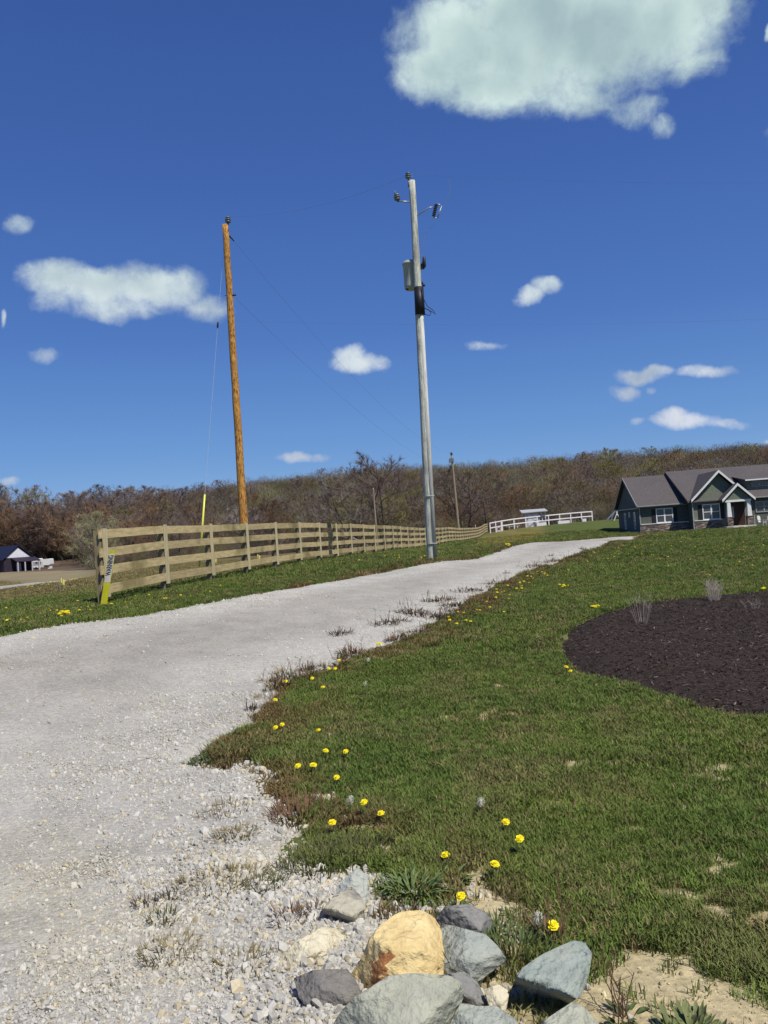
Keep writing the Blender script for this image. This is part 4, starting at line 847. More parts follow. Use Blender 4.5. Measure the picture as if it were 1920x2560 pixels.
m = MB(); m.prism([(-.1, -1.0, 1.75), (-.1, -1.6, 1.75), (-1.9, -1.6, .12), (-1.9, -1.0, .12)], (-.05, 0, -.05), None); m.prism([(-.1, -1.62, 1.73), (-.1, -1.68, 1.73), (-1.9, -1.68, .1), (-1.9, -1.62, .1)], (0, 0, .22), None); m.build('slide', noise_mat('blue_slide', (.16,.22,.36), (.22,.28,.42), 4, .4), swing)
st = gpt(1192, 140); m = MB(); m.tube([(0, 0, -.2), (-.35, 0, 1.75)], .05, 6); o = m.build('leaning_stake', wp); o.location = st; tag(o, 'thin white leaning stake before the trees at the far end of the board fence', 'stake')

# ---------------------------------------------------------------- far left: dark roofed building and camper
bl = pt(47, 1424, 200); bl[2] = float(H(bl[0], bl[1]))
barn = empty('farm_building', bl, R(-40), label='dark navy roofed building with a white gable at the left edge', cat='building')
navy = noise_mat('navy_metal_roof', (.010,.012,.030), (.016,.019,.045), 2, .6); dsid = noise_mat('dark_wall', (.022,.016,.03), (.035,.026,.045), 2, .8)
m = MB(); m.prism([(0, -3.6, -.5), (0, 3.6, -.5), (0, 3.6, 3.2), (0, 0, 6.1), (0, -3.6, 3.2)], (-15, 0, 0), None); m.build('wall', dsid, barn)
m = MB(); m.prism([(.5, -4.2, 2.9), (.5, 0, 6.35), (.5, 0, 6.55), (.5, -4.2, 3.1)], (-16, 0, 0), None); m.prism([(.5, 4.2, 2.9), (.5, 0, 6.35), (.5, 0, 6.55), (.5, 4.2, 3.1)], (-16, 0, 0), None); m.build('roof', navy, barn)
m = MB(); m.prism([(.004, -3.2, 3.45), (.004, 3.2, 3.45), (.004, 0, 5.95)], (.08, 0, 0), None); m.build('gable_panel', noise_mat('white_siding', (.60,.60,.66), (.72,.72,.76), 2, .7), barn)
m = MB(); m.prism([(.09, -1.9, 3.3), (3.2, -1.9, 2.3), (3.2, 4.2, 2.3), (.09, 4.2, 3.3)], (0, 0, .14), None); m.build('porch_roof', dsid, barn)
for y_ in (-1.6, .2, 2.0, 3.8): m = MB(); m.box((2.9, y_ - .14, -.5), (3.15, y_ + .14, 2.3)); m.build('porch_post', noise_mat('pale_post', (.40,.37,.40), (.5,.47,.5), 3, .7), barn)
m = MB(); m.box((.004, -.6, -.3), (.06, .6, 2.0)); m.build('door', noise_mat('pale_door', (.55,.57,.60), (.62,.64,.67), 5, .6), barn)
cp = pt(98, 1425, 212); cp[2] = float(H(cp[0], cp[1]))
camper = empty('camper_trailer', cp, R(-3), label='white camper trailer parked on the bare field beside the dark building', cat='camper')
cw = noise_mat('camper_white', (.74,.74,.74), (.82,.82,.82), 3, .45)
m = MB(); m.prism([(-2.9, 0, .45), (1.2, 0, .45), (1.25, 0, .95), (2.9, 0, .95), (3.0, 0, 1.2), (2.95, 0, 2.45), (2.7, 0, 2.6), (-2.8, 0, 2.55), (-2.95, 0, 2.3)], (0, 2.3, 0), None); m.build('body', cw, camper)
m = MB(); m.box((-2.6, -.02, 1.0), (.9, -.003, 2.05)); m.build('side_graphic', noise_mat('grey_stripe', (.30,.34,.38), (.45,.48,.5), 2, .5), camper)
for x_ in (-2.3, -.9, .3): m = MB(); m.box((x_, -.04, 1.45), (x_ + .6, -.022, 1.95)); m.build('window', glass, camper)
m = MB(); m.box((.6, -.045, .6), (1.1, -.022, 1.98)); m.build('door', noise_mat('pale_door', (.55,.57,.60), (.62,.64,.67), 5, .6), camper)
for x_ in (-1.7, -.8):
    m = MB(); m.lathe((x_, -.03, .3), (0, 1, 0), [(0, .1), (.01, .34), (.24, .36), (.25, .1)], 14); m.build('wheel', black, camper, True)
for x_ in (-1.6, -.3): m = MB(); m.box((x_, .6, 2.56), (x_ + .75, 1.4, 2.86)); m.build('roof_vent', cw, camper)
m = MB(); m.box((2.2, .4, -.3), (2.75, 1.8, .949)); m.build('front_jack', cw, camper)
#@@PART3
# ---------------------------------------------------------------- wooded hill: every tree its own thing
bark = noise_mat('grey_brown_bark', (.045,.038,.034), (.10,.085,.074), 3, .95, rnd=.25)
def twig_mat(name, c1, c2): return noise_mat(name, c1, c2, .7, .95, 4, rnd=.28, spec=.05)
TW = [twig_mat('purple_brown_twigs', (.125,.095,.086), (.215,.166,.148)), twig_mat('rust_brown_twigs', (.165,.105,.068), (.26,.17,.105)),
      twig_mat('olive_buds', (.165,.148,.058), (.26,.235,.095)), twig_mat('grey_twigs', (.18,.155,.14), (.28,.245,.22))]
def make_tree(seed, hgt, rad, base, twigw, budn, bud, forks=1):
    """trunk with limbs inside a rounded crown envelope, then fine twigs and buds"""
    q = random.Random(seed); T = MB(); C = MB(); cz = hgt * (base + 1) / 2; rz = hgt * (1 - base) / 2
    def room(p, d):      # distance from p along d to the crown envelope
        a_ = np.array([d[0] / rad, d[1] / rad, d[2] / rz]); b_ = np.array([p[0] / rad, p[1] / rad, (p[2] - cz) / rz]); A = a_ @ a_; B = a_ @ b_; Cc = b_ @ b_ - 1; D = B * B - A * Cc
        return max((-B + math.sqrt(D)) / A, .3) if D > 0 else .3
    def unit(v): return v / (np.linalg.norm(v) + 1e-9)
    def rv(): return np.array([q.gauss(0, 1), q.gauss(0, 1), q.gauss(0, 1)])
    def ribbon(p, d, l, w):
        d = unit(d); s = unit(np.cross(d, rv())); e = p + d * l; C.add([p - s * w, p + s * w, e], [(0, 1, 2)])
        for _ in range(budn):
            c_ = p + d * l * q.uniform(.3, 1.0) + rv() * .10; b1 = unit(rv()); b2 = unit(np.cross(b1, rv())); bs = bud * q.uniform(.5, 1.2); C.add([c_ - b1 * bs, c_ + b2 * bs * .6, c_ + b1 * bs, c_ - b2 * bs * .6], [(0, 1, 2, 3)])
    def limb(mb, p, d, l, r, n, sides, curl=.12, up=.06):
        pts = [p]; rs = [r]; dd = unit(d)
        for i in range(n): dd = unit(dd + rv() * curl + np.array([0, 0, up])); pts.append(pts[-1] + dd * l / n); rs.append(max(r * (1 - .82 * (i + 1) / n), .012))
        mb.tube(pts, rs, sides, cap=False); return pts
    def along(pts, t): t = min(max(t, 0), .999) * (len(pts) - 1); i = int(t); return pts[i] + (pts[i+1] - pts[i]) * (t - i), unit(pts[i+1] - pts[i])
    for fk in range(forks):
        d0 = unit(np.array([q.gauss(0, .04) + (.24 * (fk - .5) * 2 if forks > 1 else 0), q.gauss(0, .04), 1.0])); tr = limb(T, np.array([0, 0, -.3]), d0, hgt * .86, hgt * (.017 if forks == 1 else .013), 7, 7, .06, .05)
        nb = 17 if forks == 1 else 11
        for k in range(nb):
            t = base * .8 + (1 - base * .8) * (k + q.random()) / nb; p, d = along(tr, t); az = k * 2.4 + q.gauss(0, .4); el = q.uniform(.25, .7) + .7 * max(0, t - .55)
            d1 = unit(np.array([math.cos(az) * math.cos(el), math.sin(az) * math.cos(el), math.sin(el)])); l1 = min(room(p, d1), hgt * .5) * q.uniform(.82, 1.04); b1 = limb(T, p, d1, l1, max(.035, hgt * .0065 * (1.1 - t * .6)), 4, 5)
            for k2 in range(9):
                t2 = .22 + .76 * (k2 + q.random()) / 9; p2, dd = along(b1, t2); d2 = unit(dd * .6 + rv() * .62 + np.array([0, 0, .35])); l2 = min(room(p2, d2), l1 * .55 + .5) * q.uniform(.7, 1.0); b2 = limb(C, p2, d2, l2, .022, 3, 3, .16)
                for k3 in range(25):
                    p3, d3 = along(b2, q.uniform(.1, 1)); ribbon(p3, d3 * .7 + rv() * .5 + np.array([0, 0, .4]), q.uniform(.45, 1.1) * hgt / 15, twigw)
    return T, C
KIND = [('bare purple brown tree', 0), ('rust brown budding tree', 1), ('olive green budding tree', 2), ('bare grey tree', 3)]
PROTO = []
for i, (sd, rd, bs_, k, bn, bd, fk) in enumerate([(1,5.6,.14,0,1,.05,1),(2,6.0,.10,1,1,.07,1),(3,5.8,.10,2,1,.08,1),(4,5.4,.18,0,0,.05,2),(5,6.2,.12,1,1,.06,1),(6,5.4,.10,2,2,.07,1),(7,5.4,.20,3,0,.05,2),(8,6.0,.12,0,1,.06,1)]):
    T, C = make_tree(sd, 15.0, rd, bs_, .022, bn, bd, fk); PROTO.append((T, C, k))
roots = []
for i, (T, C, k) in enumerate(PROTO):
    r = bpy.data.objects.new('woodland_tree', None); COL.objects.link(r)
    T.build('trunk', bark, r); C.build('crown', TW[k], r); roots.append((r, k))
T, C = make_tree(21, 15.0, 6.4, .04, .026, 3, .09, 1); r = bpy.data.objects.new('woodland_tree', None); COL.objects.link(r); T.build('trunk', bark, r); C.build('crown', twig_mat('pale_green_buds', (.25,.245,.14), (.36,.35,.21)), r); roots.append((r, 2))
used = set(); ntree = 0
skyl = [(-400,192),(0,190),(160,178),(300,172),(450,158),(560,162),(640,168),(720,165),(800,172),(880,176),(955,178),(1040,172),(1130,165),(1240,160),(1330,160),(1420,165),(1530,176),(1600,176),(1680,160),(1780,160),(1880,164),(2400,170)]
sx_ = np.array([q[0] for q in skyl], float); sy_ = np.array([q[1] for q in skyl], float)
TLAB = {0: 'bare purple brown woodland tree on the hillside behind the fields', 1: 'rust brown budding woodland tree on the hillside behind the fields', 2: 'olive green budding woodland tree on the hillside behind the fields', 3: 'pale grey bare woodland tree on the hillside behind the fields'}
TGRP = {0: 'purple brown trees on the wooded hill', 1: 'rust brown trees on the wooded hill', 2: 'olive budding trees on the wooded hill', 3: 'pale grey trees on the wooded hill'}
def place_tree(x, y, hgt, idx, label=None, name=None, group=True, wide=1.0):
    global ntree
    root, k = roots[idx]; s = hgt / 15.0
    o = root if idx not in used else dup(root, (0, 0, 0)); used.add(idx)
    o.location = (x, y, float(H(x, y)) - .1); o.rotation_euler = (0, 0, random.random() * 6.283); o.scale = (s * wide, s * wide, s)
    tag(o, label or TLAB[k], 'tree', TGRP[k] if group else None)
    if not group and 'group' in o: del o['group']
    ntree += 1; return o
for row in range(8):
    Yd = 184 + row * 17.5; nx = 36; frac = [.50, .59, .67, .75, .83, .90, .97, 1.0][row]
    for i in range(nx):
        xx = (-.60 + 1.20 * (i + random.uniform(-.4, .4)) / (nx - 1)) * Yd; yy = Yd + random.uniform(-5, 5)
        px_ = 960 + (xx / yy) * 2000 * math.cos(ROLL)
        if px_ < 210 and yy < 245: k_ = 248 / yy; xx *= k_; yy *= k_
        zz = float(H(xx, yy)); px_ = 960 + (xx / yy) * 2000 * math.cos(ROLL)
        topz = 1.6 + np.interp(px_, sx_, sy_) / 2000 * yy * frac * random.uniform(.90, 1.06)
        hg = max(7.0, topz - zz)
        nzv = float(fbm(np.array([xx]), np.array([yy]), .03, 2, 91)[0])
        pool = [0, 3, 7, 6] if random.random() < .42 else ([1, 4] if nzv > .5 else [2, 5]) if random.random() < .62 else [1, 4, 7, 2]
        place_tree(xx, yy, hg, random.choice(pool), wide=random.uniform(1.2, 1.75))
def at_px(px, Yd): d = ray(px, 1330); return d[0] / d[1] * Yd, Yd
for px, Yd, hg, idx, lab in ((958, 150, 17.6, 3, 'tall dark bare tree standing above the treeline left of the grey pole'), (236, 160, 11.8, 8, 'pale grey green budding tree just left above the end of the board fence'),
                             (1165, 160, 14.0, 3, 'dark many limbed bare tree right behind the slender far pole'), (880, 172, 17.6, 6, 'pale bare tree poking above the treeline between the two near poles')):
    x_, y_ = at_px(px, Yd); place_tree(x_, y_, hg, idx, lab, group=False, wide=1.25)
# fallen grey limb in front of the trees
x_, y_ = at_px(880, 150); m = MB(); z_ = float(H(x_, y_))
m.tube([(3, 0, .2), (.5, .3, 1.8), (-3.5, .5, 4.6)], [.14, .11, .03], 6); m.tube([(.5, .3, 1.8), (-1.2, 0, 2.2), (-3.8, -.3, 2.9)], [.07, .05, .02], 5); m.tube([(-.8, .35, 2.7), (-1.4, 0, 4.0)], [.05, .015], 5); m.tube([(1.6, .2, 1.2), (2.4, 0, 2.8)], [.05, .015], 5)
o = m.build('fallen_tree', noise_mat('pale_dead_wood', (.26,.22,.19), (.36,.31,.27), 3, .9)); o.location = (x_, y_, z_); tag(o, 'pale fallen tree leaning at the foot of the woods between the two near poles', 'fallen tree')
# brush along the foot of the wood, too tangled to count
NB = 5200
BY = np.r_[rng.uniform(178, 196, 1200), rng.uniform(190, 322, NB - 1200)]; BX = rng.uniform(-.58, .60, NB) * BY
q = random.Random(5); BRS = []
for v in range(3):
    BR = MB()
    for k in range(12):
        p = np.array([q.gauss(0, .45), q.gauss(0, .45), 0]); BR.tube([p, p + [q.gauss(0, .5), q.gauss(0, .5), q.uniform(1, 2.0)]], [.014, .004], 3, cap=False)
    for k in range(620):
        d_ = np.array([q.gauss(0, 1), q.gauss(0, 1), q.gauss(0, 1)]); d_ /= np.linalg.norm(d_); r_ = q.random() ** .4; p = np.array([d_[0] * .95 * r_, d_[1] * .95 * r_, 1.05 + d_[2] * .95 * r_])
        e_ = d_ * .35 + np.array([q.gauss(0, .5), q.gauss(0, .5), q.uniform(.2, 1.0)]); e_ *= q.uniform(.12, .32) / np.linalg.norm(e_); s_ = np.cross(e_, [q.gauss(0, 1), q.gauss(0, 1), q.gauss(0, 1)]); s_ *= .007 / (np.linalg.norm(s_) + 1e-9); BR.add([p - s_, p + s_, p + e_], [(0, 1, 2)])
    BRS.append(BR)
brm = attr_mat('brush_twigs', inst=True, lo=.6, hi=1.3, geo=False)
brush = proto_collection('brush_kinds', [B_.build('brush', brm) for B_ in BRS])
pal = np.array([[.225, .172, .150], [.255, .170, .105], [.235, .21, .085], [.235, .205, .18], [.205, .20, .085]])
pk = (fbm(BX, BY, .045, 3, 88) * 9 + rng.normal(0, .8, NB)).astype(int) % 5
tn = .84 * pal[pk] * np.exp(rng.normal(0, .16, (NB, 1))); s = np.where(BY < 197, rng.uniform(1.0, 2.4, NB), rng.uniform(2.6, 4.6, NB))
keep = ~((BX / BY < -.37) & (BY < 248)); BX, BY, tn, s = BX[keep], BY[keep], tn[keep], s[keep]
scatter('underbrush', 'tangled brown and olive undergrowth filling the wooded hill', 'brush', np.c_[BX, BY, H(BX, BY)], np.c_[np.zeros((len(BX), 2)), rng.random(len(BX)) * 6.3], np.c_[s, s, s], tn, brush, 3)

# ---------------------------------------------------------------- boulders
def rock_mat(name, c1, c2, c3=None, s3=6, scale=9): return noise_mat(name, c1, c2, scale, .9, 10, 1.0, 34, c3=c3, s3=s3, lo=.3, hi=.72, bdist=.022, spec=.2)
def rock(name, outline, base_y, mat, label, thick=.8, seed=0, cuts=(), nfac=5, power=.62, cat='rock', zoom=True, lump=.05, mats=None, patch=None):
    pts = [(650 + x / 1.8433, 2100 + y / 1.8433) for x, y in outline] if zoom else outline
    cx = sum(p[0] for p in pts) / len(pts); cy = sum(p[1] for p in pts) / len(pts); gk = 1.06 if zoom else 1.0; pts = [(cx + (p[0] - cx) * gk, cy + (p[1] - cy) * gk) for p in pts]
    cx = sum(p[0] for p in pts) / len(pts); cy = sum(p[1] for p in pts) / len(pts)
    by = 2100 + base_y / 1.8433 if zoom else base_y
    g_ = ground(cx, by); r0 = ray(cx, cy); D = g_[1]; n = r0 / np.linalg.norm(r0)
    r_ = RT - n * (RT @ n); r_ /= np.linalg.norm(r_); u = np.cross(r_, n); C0 = EYE + r0 * (D / r0[1]); dist = np.linalg.norm(C0 - EYE)
    pol = []
    for x, y in pts:
        d = ray(x, y); k = dist / (d @ n); w_ = EYE + d * k - C0; pol.append((w_ @ r_, w_ @ u))
    pol = np.array(pol); size = np.sqrt(abs(np.sum(pol[:, 0] * np.roll(pol[:, 1], -1) - np.roll(pol[:, 0], -1) * pol[:, 1])) / 2 / math.pi)
    T = size * thick
    C = C0 + n * T * .75
    def rho(phi):
        c, s = math.cos(phi), math.sin(phi); best = size * .3
        for i in range(len(pol)):
            a_ = pol[i]; b_ = pol[(i+1) % len(pol)]; e = b_ - a_; den = c * e[1] - s * e[0]
            if abs(den) < 1e-12: continue
            t = (a_[0] * e[1] - a_[1] * e[0]) / den; w_ = (a_[0] * s - a_[1] * c) / den
            if t > 0 and -1e-6 <= w_ <= 1 + 1e-6: best = max(best, t)
        return best
    tab = np.array([rho(i / 360 * 2 * math.pi) for i in range(361)]); tab = (np.roll(tab[:-1], 1) + tab[:-1] * 2 + np.roll(tab[:-1], -1)) / 4; tab = np.r_[tab, tab[0]]
    bm = bmesh.new(); bmesh.ops.create_icosphere(bm, subdivisions=5, radius=1)
    V = np.array([v.co[:] for v in bm.verts]); Fc = [tuple(v.index for v in f.verts) for f in bm.faces]; bm.free()
    ph = np.arctan2(V[:, 1], V[:, 0]) % (2 * math.pi); s = np.clip(np.hypot(V[:, 0], V[:, 1]), 0, 1); rr = np.interp(ph / (2 * math.pi) * 360, np.arange(361), tab)
    sp = s ** power; a_ = sp * np.cos(ph) * rr; b_ = sp * np.sin(ph) * rr; c_ = np.sign(V[:, 2]) * np.abs(V[:, 2]) ** .8 * T
    rs = np.random.default_rng(seed + 100); planes = [(np.array(q[:3], float) / np.linalg.norm(q[:3]), q[3]) for q in cuts]
    for _ in range(nfac):
        q = np.array([rs.normal(0, .8), rs.normal(.1, .8), 1.0]); planes.append((q / np.linalg.norm(q), rs.uniform(.60, .85)))
    cut_id = np.zeros(len(V), int)
    for i, (q, off) in enumerate(planes):
        if q[2] > .12:
            lim = np.maximum((off * size - a_ * q[0] - b_ * q[1]) / q[2], -T); w_ = .022 * size; hh = np.clip(.5 + .5 * (lim - c_) / w_, 0, 1); c_ = lim * (1 - hh) + c_ * hh - w_ * hh * (1 - hh)
    # fine lumps along the normal-ish direction
    l1 = fbm(a_ / size * 2 + 10 + seed, b_ / size * 2 + 7, 1.3, 4, seed) - .5; l2 = fbm(a_ / size * 2 + c_ / size * 2, b_ / size * 2 - c_ / size + 3, 4.0, 3, seed + 5) - .5
    l3 = fbm(a_ / size * 2 - b_ / size, b_ / size * 2 + c_ / size, 9.0, 3, seed + 9) - .5
    c_ = c_ + (l1 * lump * 3 + l2 * lump * 1.3 + l3 * lump * 1.1) * size * (V[:, 2] > -.2); k = 1 + l2 * lump * .6
    P = C[None] + r_[None] * (a_ * k)[:, None] + u[None] * (b_ * k)[:, None] - n[None] * c_[:, None]
    me = bpy.data.meshes.new(name); o3 = np.array([C0[0], C0[1], float(H(C0[0], C0[1]))])
    me.from_pydata([tuple(q - o3) for q in P], [], Fc); me.materials.append(mat)
    if patch is not None:
        me.materials.append(patch[1]); x0, y0, x1, y1 = patch[0]; mi = []
        for f in Fc:
            w_ = P[list(f)].mean(0); X_, Y_ = proj(w_); X_ = (X_ - 650) * 1.8433; Y_ = (Y_ - 2100) * 1.8433
            cx2 = (x0 + x1) / 2 ; t_ = (Y_ - y0) / (y1 - y0); ctr = x1 - (x1 - x0) * (.25 + .5 * t_); nzv = (fbm(np.array([X_]), np.array([Y_]), .045, 3, 4)[0] - .5) * 110
            mi.append(1 if (0 < t_ < 1 and abs(X_ - ctr) + nzv < (x1 - x0) * .33) else 0)
        me.polygons.foreach_set('material_index', mi)
    me.polygons.foreach_set('use_smooth', [True] * len(Fc)); me.update()
    o = bpy.data.objects.new(name, me); COL.objects.link(o); o.location = tuple(o3); return tag(o, label, cat)
rY = rock_mat('ochre_sandstone', (.54,.40,.18), (.80,.65,.34), (.68,.54,.27), 5); rust = rock_mat('rust_stain', (.28,.12,.05), (.42,.21,.09))
rG = rock_mat('grey_green_rock', (.30,.31,.25), (.46,.47,.38), (.40,.39,.31), 4); rB = rock_mat('blue_grey_rock', (.23,.27,.245), (.38,.42,.375), (.30,.33,.29), 4)
rM = rock_mat('mid_grey_rock', (.27,.30,.27), (.42,.44,.39), (.36,.36,.30), 5); rD = rock_mat('slate_grey_rock', (.17,.17,.165), (.30,.295,.285), (.24,.22,.21), 5)
rC = rock_mat('cream_limestone', (.52,.47,.34), (.72,.67,.51), (.46,.41,.29), 4); rP = rock_mat('pale_grey_limestone', (.34,.36,.32), (.50,.52,.46)); rK = rock_mat('dark_brown_rock', (.15,.14,.13), (.26,.245,.225), (.20,.18,.16), 6)
rX = rock_mat('cream_and_grey_rock', (.34,.32,.25), (.52,.49,.39), (.16,.15,.15), 5)
rock('boulder', [(425,610),(470,545),(505,460),(560,390),(640,335),(740,322),(800,350),(832,400),(842,500),(842,625),(760,720),(600,730),(490,712),(452,700),(430,650)], 745, rY, 'large ochre yellow boulder with a rust stain, tallest of the rock pile', 1.0, 1, [(.1,.75,.6,.62),(-.8,-.1,.6,.72),(0,-.2,1,.72)], 3, lump=.06, patch=((500, 520, 605, 668), rust))
rock('boulder', [(330,860),(380,790),(430,735),(500,690),(590,632),(700,618),(860,628),(920,660),(937,720),(905,800),(870,860),(800,980),(560,1010),(340,960)], 1010, rG, 'big flat grey green boulder at the bottom, in front of the ochre boulder', .75, 2, [(.0,.5,.85,.45),(.7,-.5,.5,.75),(-.3,.2,.9,.55)], 2, lump=.05)
rock('boulder', [(832,385),(900,400),(1040,440),(1092,490),(1132,552),(1085,590),(1020,640),(930,690),(840,660)], 690, rM, 'smooth blue grey boulder right of the ochre boulder', .8, 3, [(.2,.7,.7,.5),(.5,-.3,.8,.7)], 3)
rock('boulder', [(812,352),(870,305),(960,300),(1030,330),(1062,355),(1068,400),(1055,450),(930,470),(850,430)], 475, rD, 'dark slate grey boulder behind the blue grey one', .7, 4, [(.3,.6,.7,.45),(-.5,-.3,.8,.4)], 4, lump=.08)
rock('boulder', [(1128,800),(1150,700),(1180,640),(1215,590),(1300,530),(1380,490),(1440,463),(1495,468),(1528,520),(1512,620),(1480,710),(1425,752),(1330,850),(1230,880),(1150,850)], 865, rB, 'upright blue grey boulder with a dark overhung underside, rightmost of the pile', .85, 5, [(.1,.75,.65,.30),(-.30,-.95,.16,.20),(.8,0,.6,.72)], 2, lump=.05)
rock('boulder', [(78,575),(110,520),(150,490),(220,440),(290,400),(370,410),(412,452),(392,540),(285,585),(190,610),(100,605)], 615, rC, 'cream limestone rock lying at the left of the pile', .7, 6, [(.1,.8,.6,.35),(.2,-.6,.8,.45),(-.6,.3,.7,.55)], 4, lump=.10)
rock('boulder', [(280,335),(340,265),(420,215),(470,270),(482,370),(445,428),(390,415),(330,370)], 432, rX, 'cream topped rock with a dark underside, upper left of the pile', .8, 7, [(.2,.8,.6,.35),(-.3,-.9,.35,.30)], 3, lump=.09)
rock('boulder', [(352,225),(400,170),(450,130),(497,170),(492,260),(480,330),(400,330)], 320, rP, 'pale grey slab of rock standing behind the cream topped rock', .5, 8, [(.5,.2,.8,.4)], 2)
rock('boulder', [(160,640),(250,602),(400,598),(432,640),(466,712),(425,760),(335,805),(250,795),(190,735)], 815, rK, 'dark brown grey boulder left of the big grey green one', .7, 9, [(.1,.8,.6,.45),(-.2,-.4,.9,.55)], 4, lump=.08)
rock('boulder', [(868,622),(940,608),(1000,655),(1048,752),(985,775),(930,730),(890,680)], 780, rD, 'small dark layered rock wedged between the grey boulders', .7, 10, [(.5,.6,.6,.3)], 4, lump=.10)
rock('boulder', [(1038,690),(1100,668),(1147,700),(1132,795),(1090,830),(1055,770)], 815, rC, 'small pale rock under the left side of the upright blue grey boulder', .7, 11, (), 4)
rock('boulder', [(875,860),(930,752),(1000,768),(1085,768),(1180,828),(1200,910),(1060,990),(880,960)], 985, rM, 'half cut off grey boulder at the bottom edge between two larger ones', .7, 12, [(0,.8,.6,.4)], 4)
rock('boulder', [(1262,880),(1330,822),(1440,748),(1500,778),(1562,852),(1560,950),(1400,1000),(1270,960)], 995, rG, 'grey green boulder at the bottom right corner of the pile', .7, 13, [(0,.8,.6,.4)], 4)
for i, (x, y, w_, h_, mt, lb) in enumerate([(427,2180,16,11,rC,'flat cream stone in the gravel left of the dry grass tuft'),(584,2395,28,15,rC,'flat cream stone in the gravel left of the cream rock'),(517,2500,34,15,rC,'flat cream stone near the bottom edge of the gravel'),(655,1922,14,9,rC,'pale stone by the grass at the notch of the driveway edge'),
        (725,2062,16,10,rC,'pale stone at the end of the small sandy notch'),(764,2070,20,11,rC,'cream stone between the sandy notch and the dandelions'),(632,2350,22,16,rC,'cream stone directly above the dark brown boulder'),(676,2445,26,16,rP,'pale grey stone left of the dark brown boulder'),(700,2372,16,10,rP,'small grey stone beside the cream limestone rock'),
        (1098,2232,14,10,rC,'small pale stone behind the slate grey boulder'),(1076,2258,12,9,rC,'small pale stone beside the leafy weed'),(790,2545,34,18,rC,'yellowish stone at the bottom edge left of the big boulder'),(560,2210,18,10,rP,'pale grey stone beside the dry grass in the gravel'),(1262,2270,14,9,rC,'small stone on the sandy soil right of the rock pile')]):
    ol = [(x + w_ * math.cos(t) * random.uniform(.8, 1.1), y - h_ * math.sin(t) * random.uniform(.8, 1.1)) for t in np.linspace(0, 6.283, 9)[:-1]]
    rock('stone', ol, y + h_ * .9, mt, lb, .8, 30 + i, (), 4, zoom=False, cat='stone')
#@@PART4
# ---------------------------------------------------------------- dandelions and weeds
def leaf(m, base, az, ln, wd, rise, droop, n=4, mi=0, tooth=0.0, rnd=random):
    c, s = math.cos(az), math.sin(az); pts = []; W_ = []
    for i in range(n + 1):
        k = i / n; pts.append((base[0] + c * ln * k * math.cos(rise) , base[1] + s * ln * k * math.cos(rise), base[2] + ln * (k * math.sin(rise) - droop * k * k)))
        w_ = wd * (math.sin(math.pi * min(1, .12 + k * .86)) ** .8); W_.append(w_ * (1 + (tooth if i % 2 else -tooth)))
    vs = []
    for p, w_ in zip(pts, W_): vs += [(p[0] - s * w_, p[1] + c * w_, p[2] + w_ * .25), (p[0], p[1], p[2] - w_ * .1), (p[0] + s * w_, p[1] - c * w_, p[2] + w_ * .25)]
    fs = []
    for i in range(n): a_ = 3 * i; fs += [(a_, a_+1, a_+4, a_+3), (a_+1, a_+2, a_+5, a_+4)]
    m.add(vs, fs, mi)
lf = noise_mat('dandelion_leaf', (.05,.085,.02), (.085,.12,.03), 20, .7, rnd=.2); stm = noise_mat('pale_green_stem', (.14,.15,.06), (.20,.19,.09), 20, .7)
yp = noise_mat('dandelion_yellow', (.80,.66,.015), (.88,.76,.03), 60, .7, spec=.1)
def flower_mesh(r=.02, seed=0):
    q = random.Random(seed); m = MB()
    for ring, (n, ln, el, z0) in enumerate(((24, 1.0, .12, 0), (20, .85, .38, .002), (15, .62, .75, .004), (9, .4, 1.15, .005))):
        for k in range(n):
            az = 6.283 * (k + q.random() * .7) / n; l_ = r * ln * q.uniform(.85, 1.1); w_ = r * .12; c, s = math.cos(az), math.sin(az); e = el + q.uniform(-.1, .1); d = (c * math.cos(e), s * math.cos(e), math.sin(e))
            m.add([(-s * w_ * .6, c * w_ * .6, z0), (s * w_ * .6, -c * w_ * .6, z0), (d[0] * l_ + s * w_, d[1] * l_ - c * w_, z0 + d[2] * l_), (d[0] * l_ - s * w_, d[1] * l_ + c * w_, z0 + d[2] * l_)], [(0, 1, 2, 3)])
    m.lathe((0, 0, -.004), (0, 0, 1), [(0, r * .3), (.003, r * .75), (.008, r * .62), (.013, r * .3), (.0145, r * .08)], 10)
    return m
def dandelion_proto(h, seed):
    q = random.Random(seed); r = empty('dandelion'); m = MB(); tx, ty = q.uniform(-.02, .02), q.uniform(-.03, .0)
    m.tube([(0, 0, -.01), (tx * .4, ty * .4, h * .5), (tx, ty, h - .006)], [.0028, .0025, .0022], 6); m.build('stem', stm, r, True)
    f = flower_mesh(.0215, seed).build('flower_head', yp, r); f.location = (tx, ty, h); f.rotation_euler = (q.uniform(.25, .6), q.uniform(-.2, .35), 0)
    m = MB()
    for k in range(9): leaf(m, (0, 0, .004), 6.283 * (k + q.random() * .6) / 9, q.uniform(.05, .10), .009, q.uniform(.2, .6), q.uniform(.1, .35), 6, 0, .35)
    m.build('leaf_rosette', lf, r); return r
DP = [dandelion_proto(h, i) for i, h in enumerate((.07, .10, .055, .085))]; dused = set()
def dandelion(px, py, label, i, group=None, s=1.0):
    h = (.07, .10, .055, .085)[i % 4] * s; g_ = ground(px, py)
    for _ in range(3): g_ = ground(px, py + FPX * h / g_[1])
    r = DP[i % 4]; o = r if (i % 4) not in dused else dup(r, (0, 0, 0)); dused.add(i % 4)
    o.location = tuple(g_); o.scale = (s,) * 3; o.rotation_euler = (0, 0, random.uniform(-.4, .4)); tag(o, label, 'dandelion', group)
    if not group and 'group' in o: del o['group']
    return o
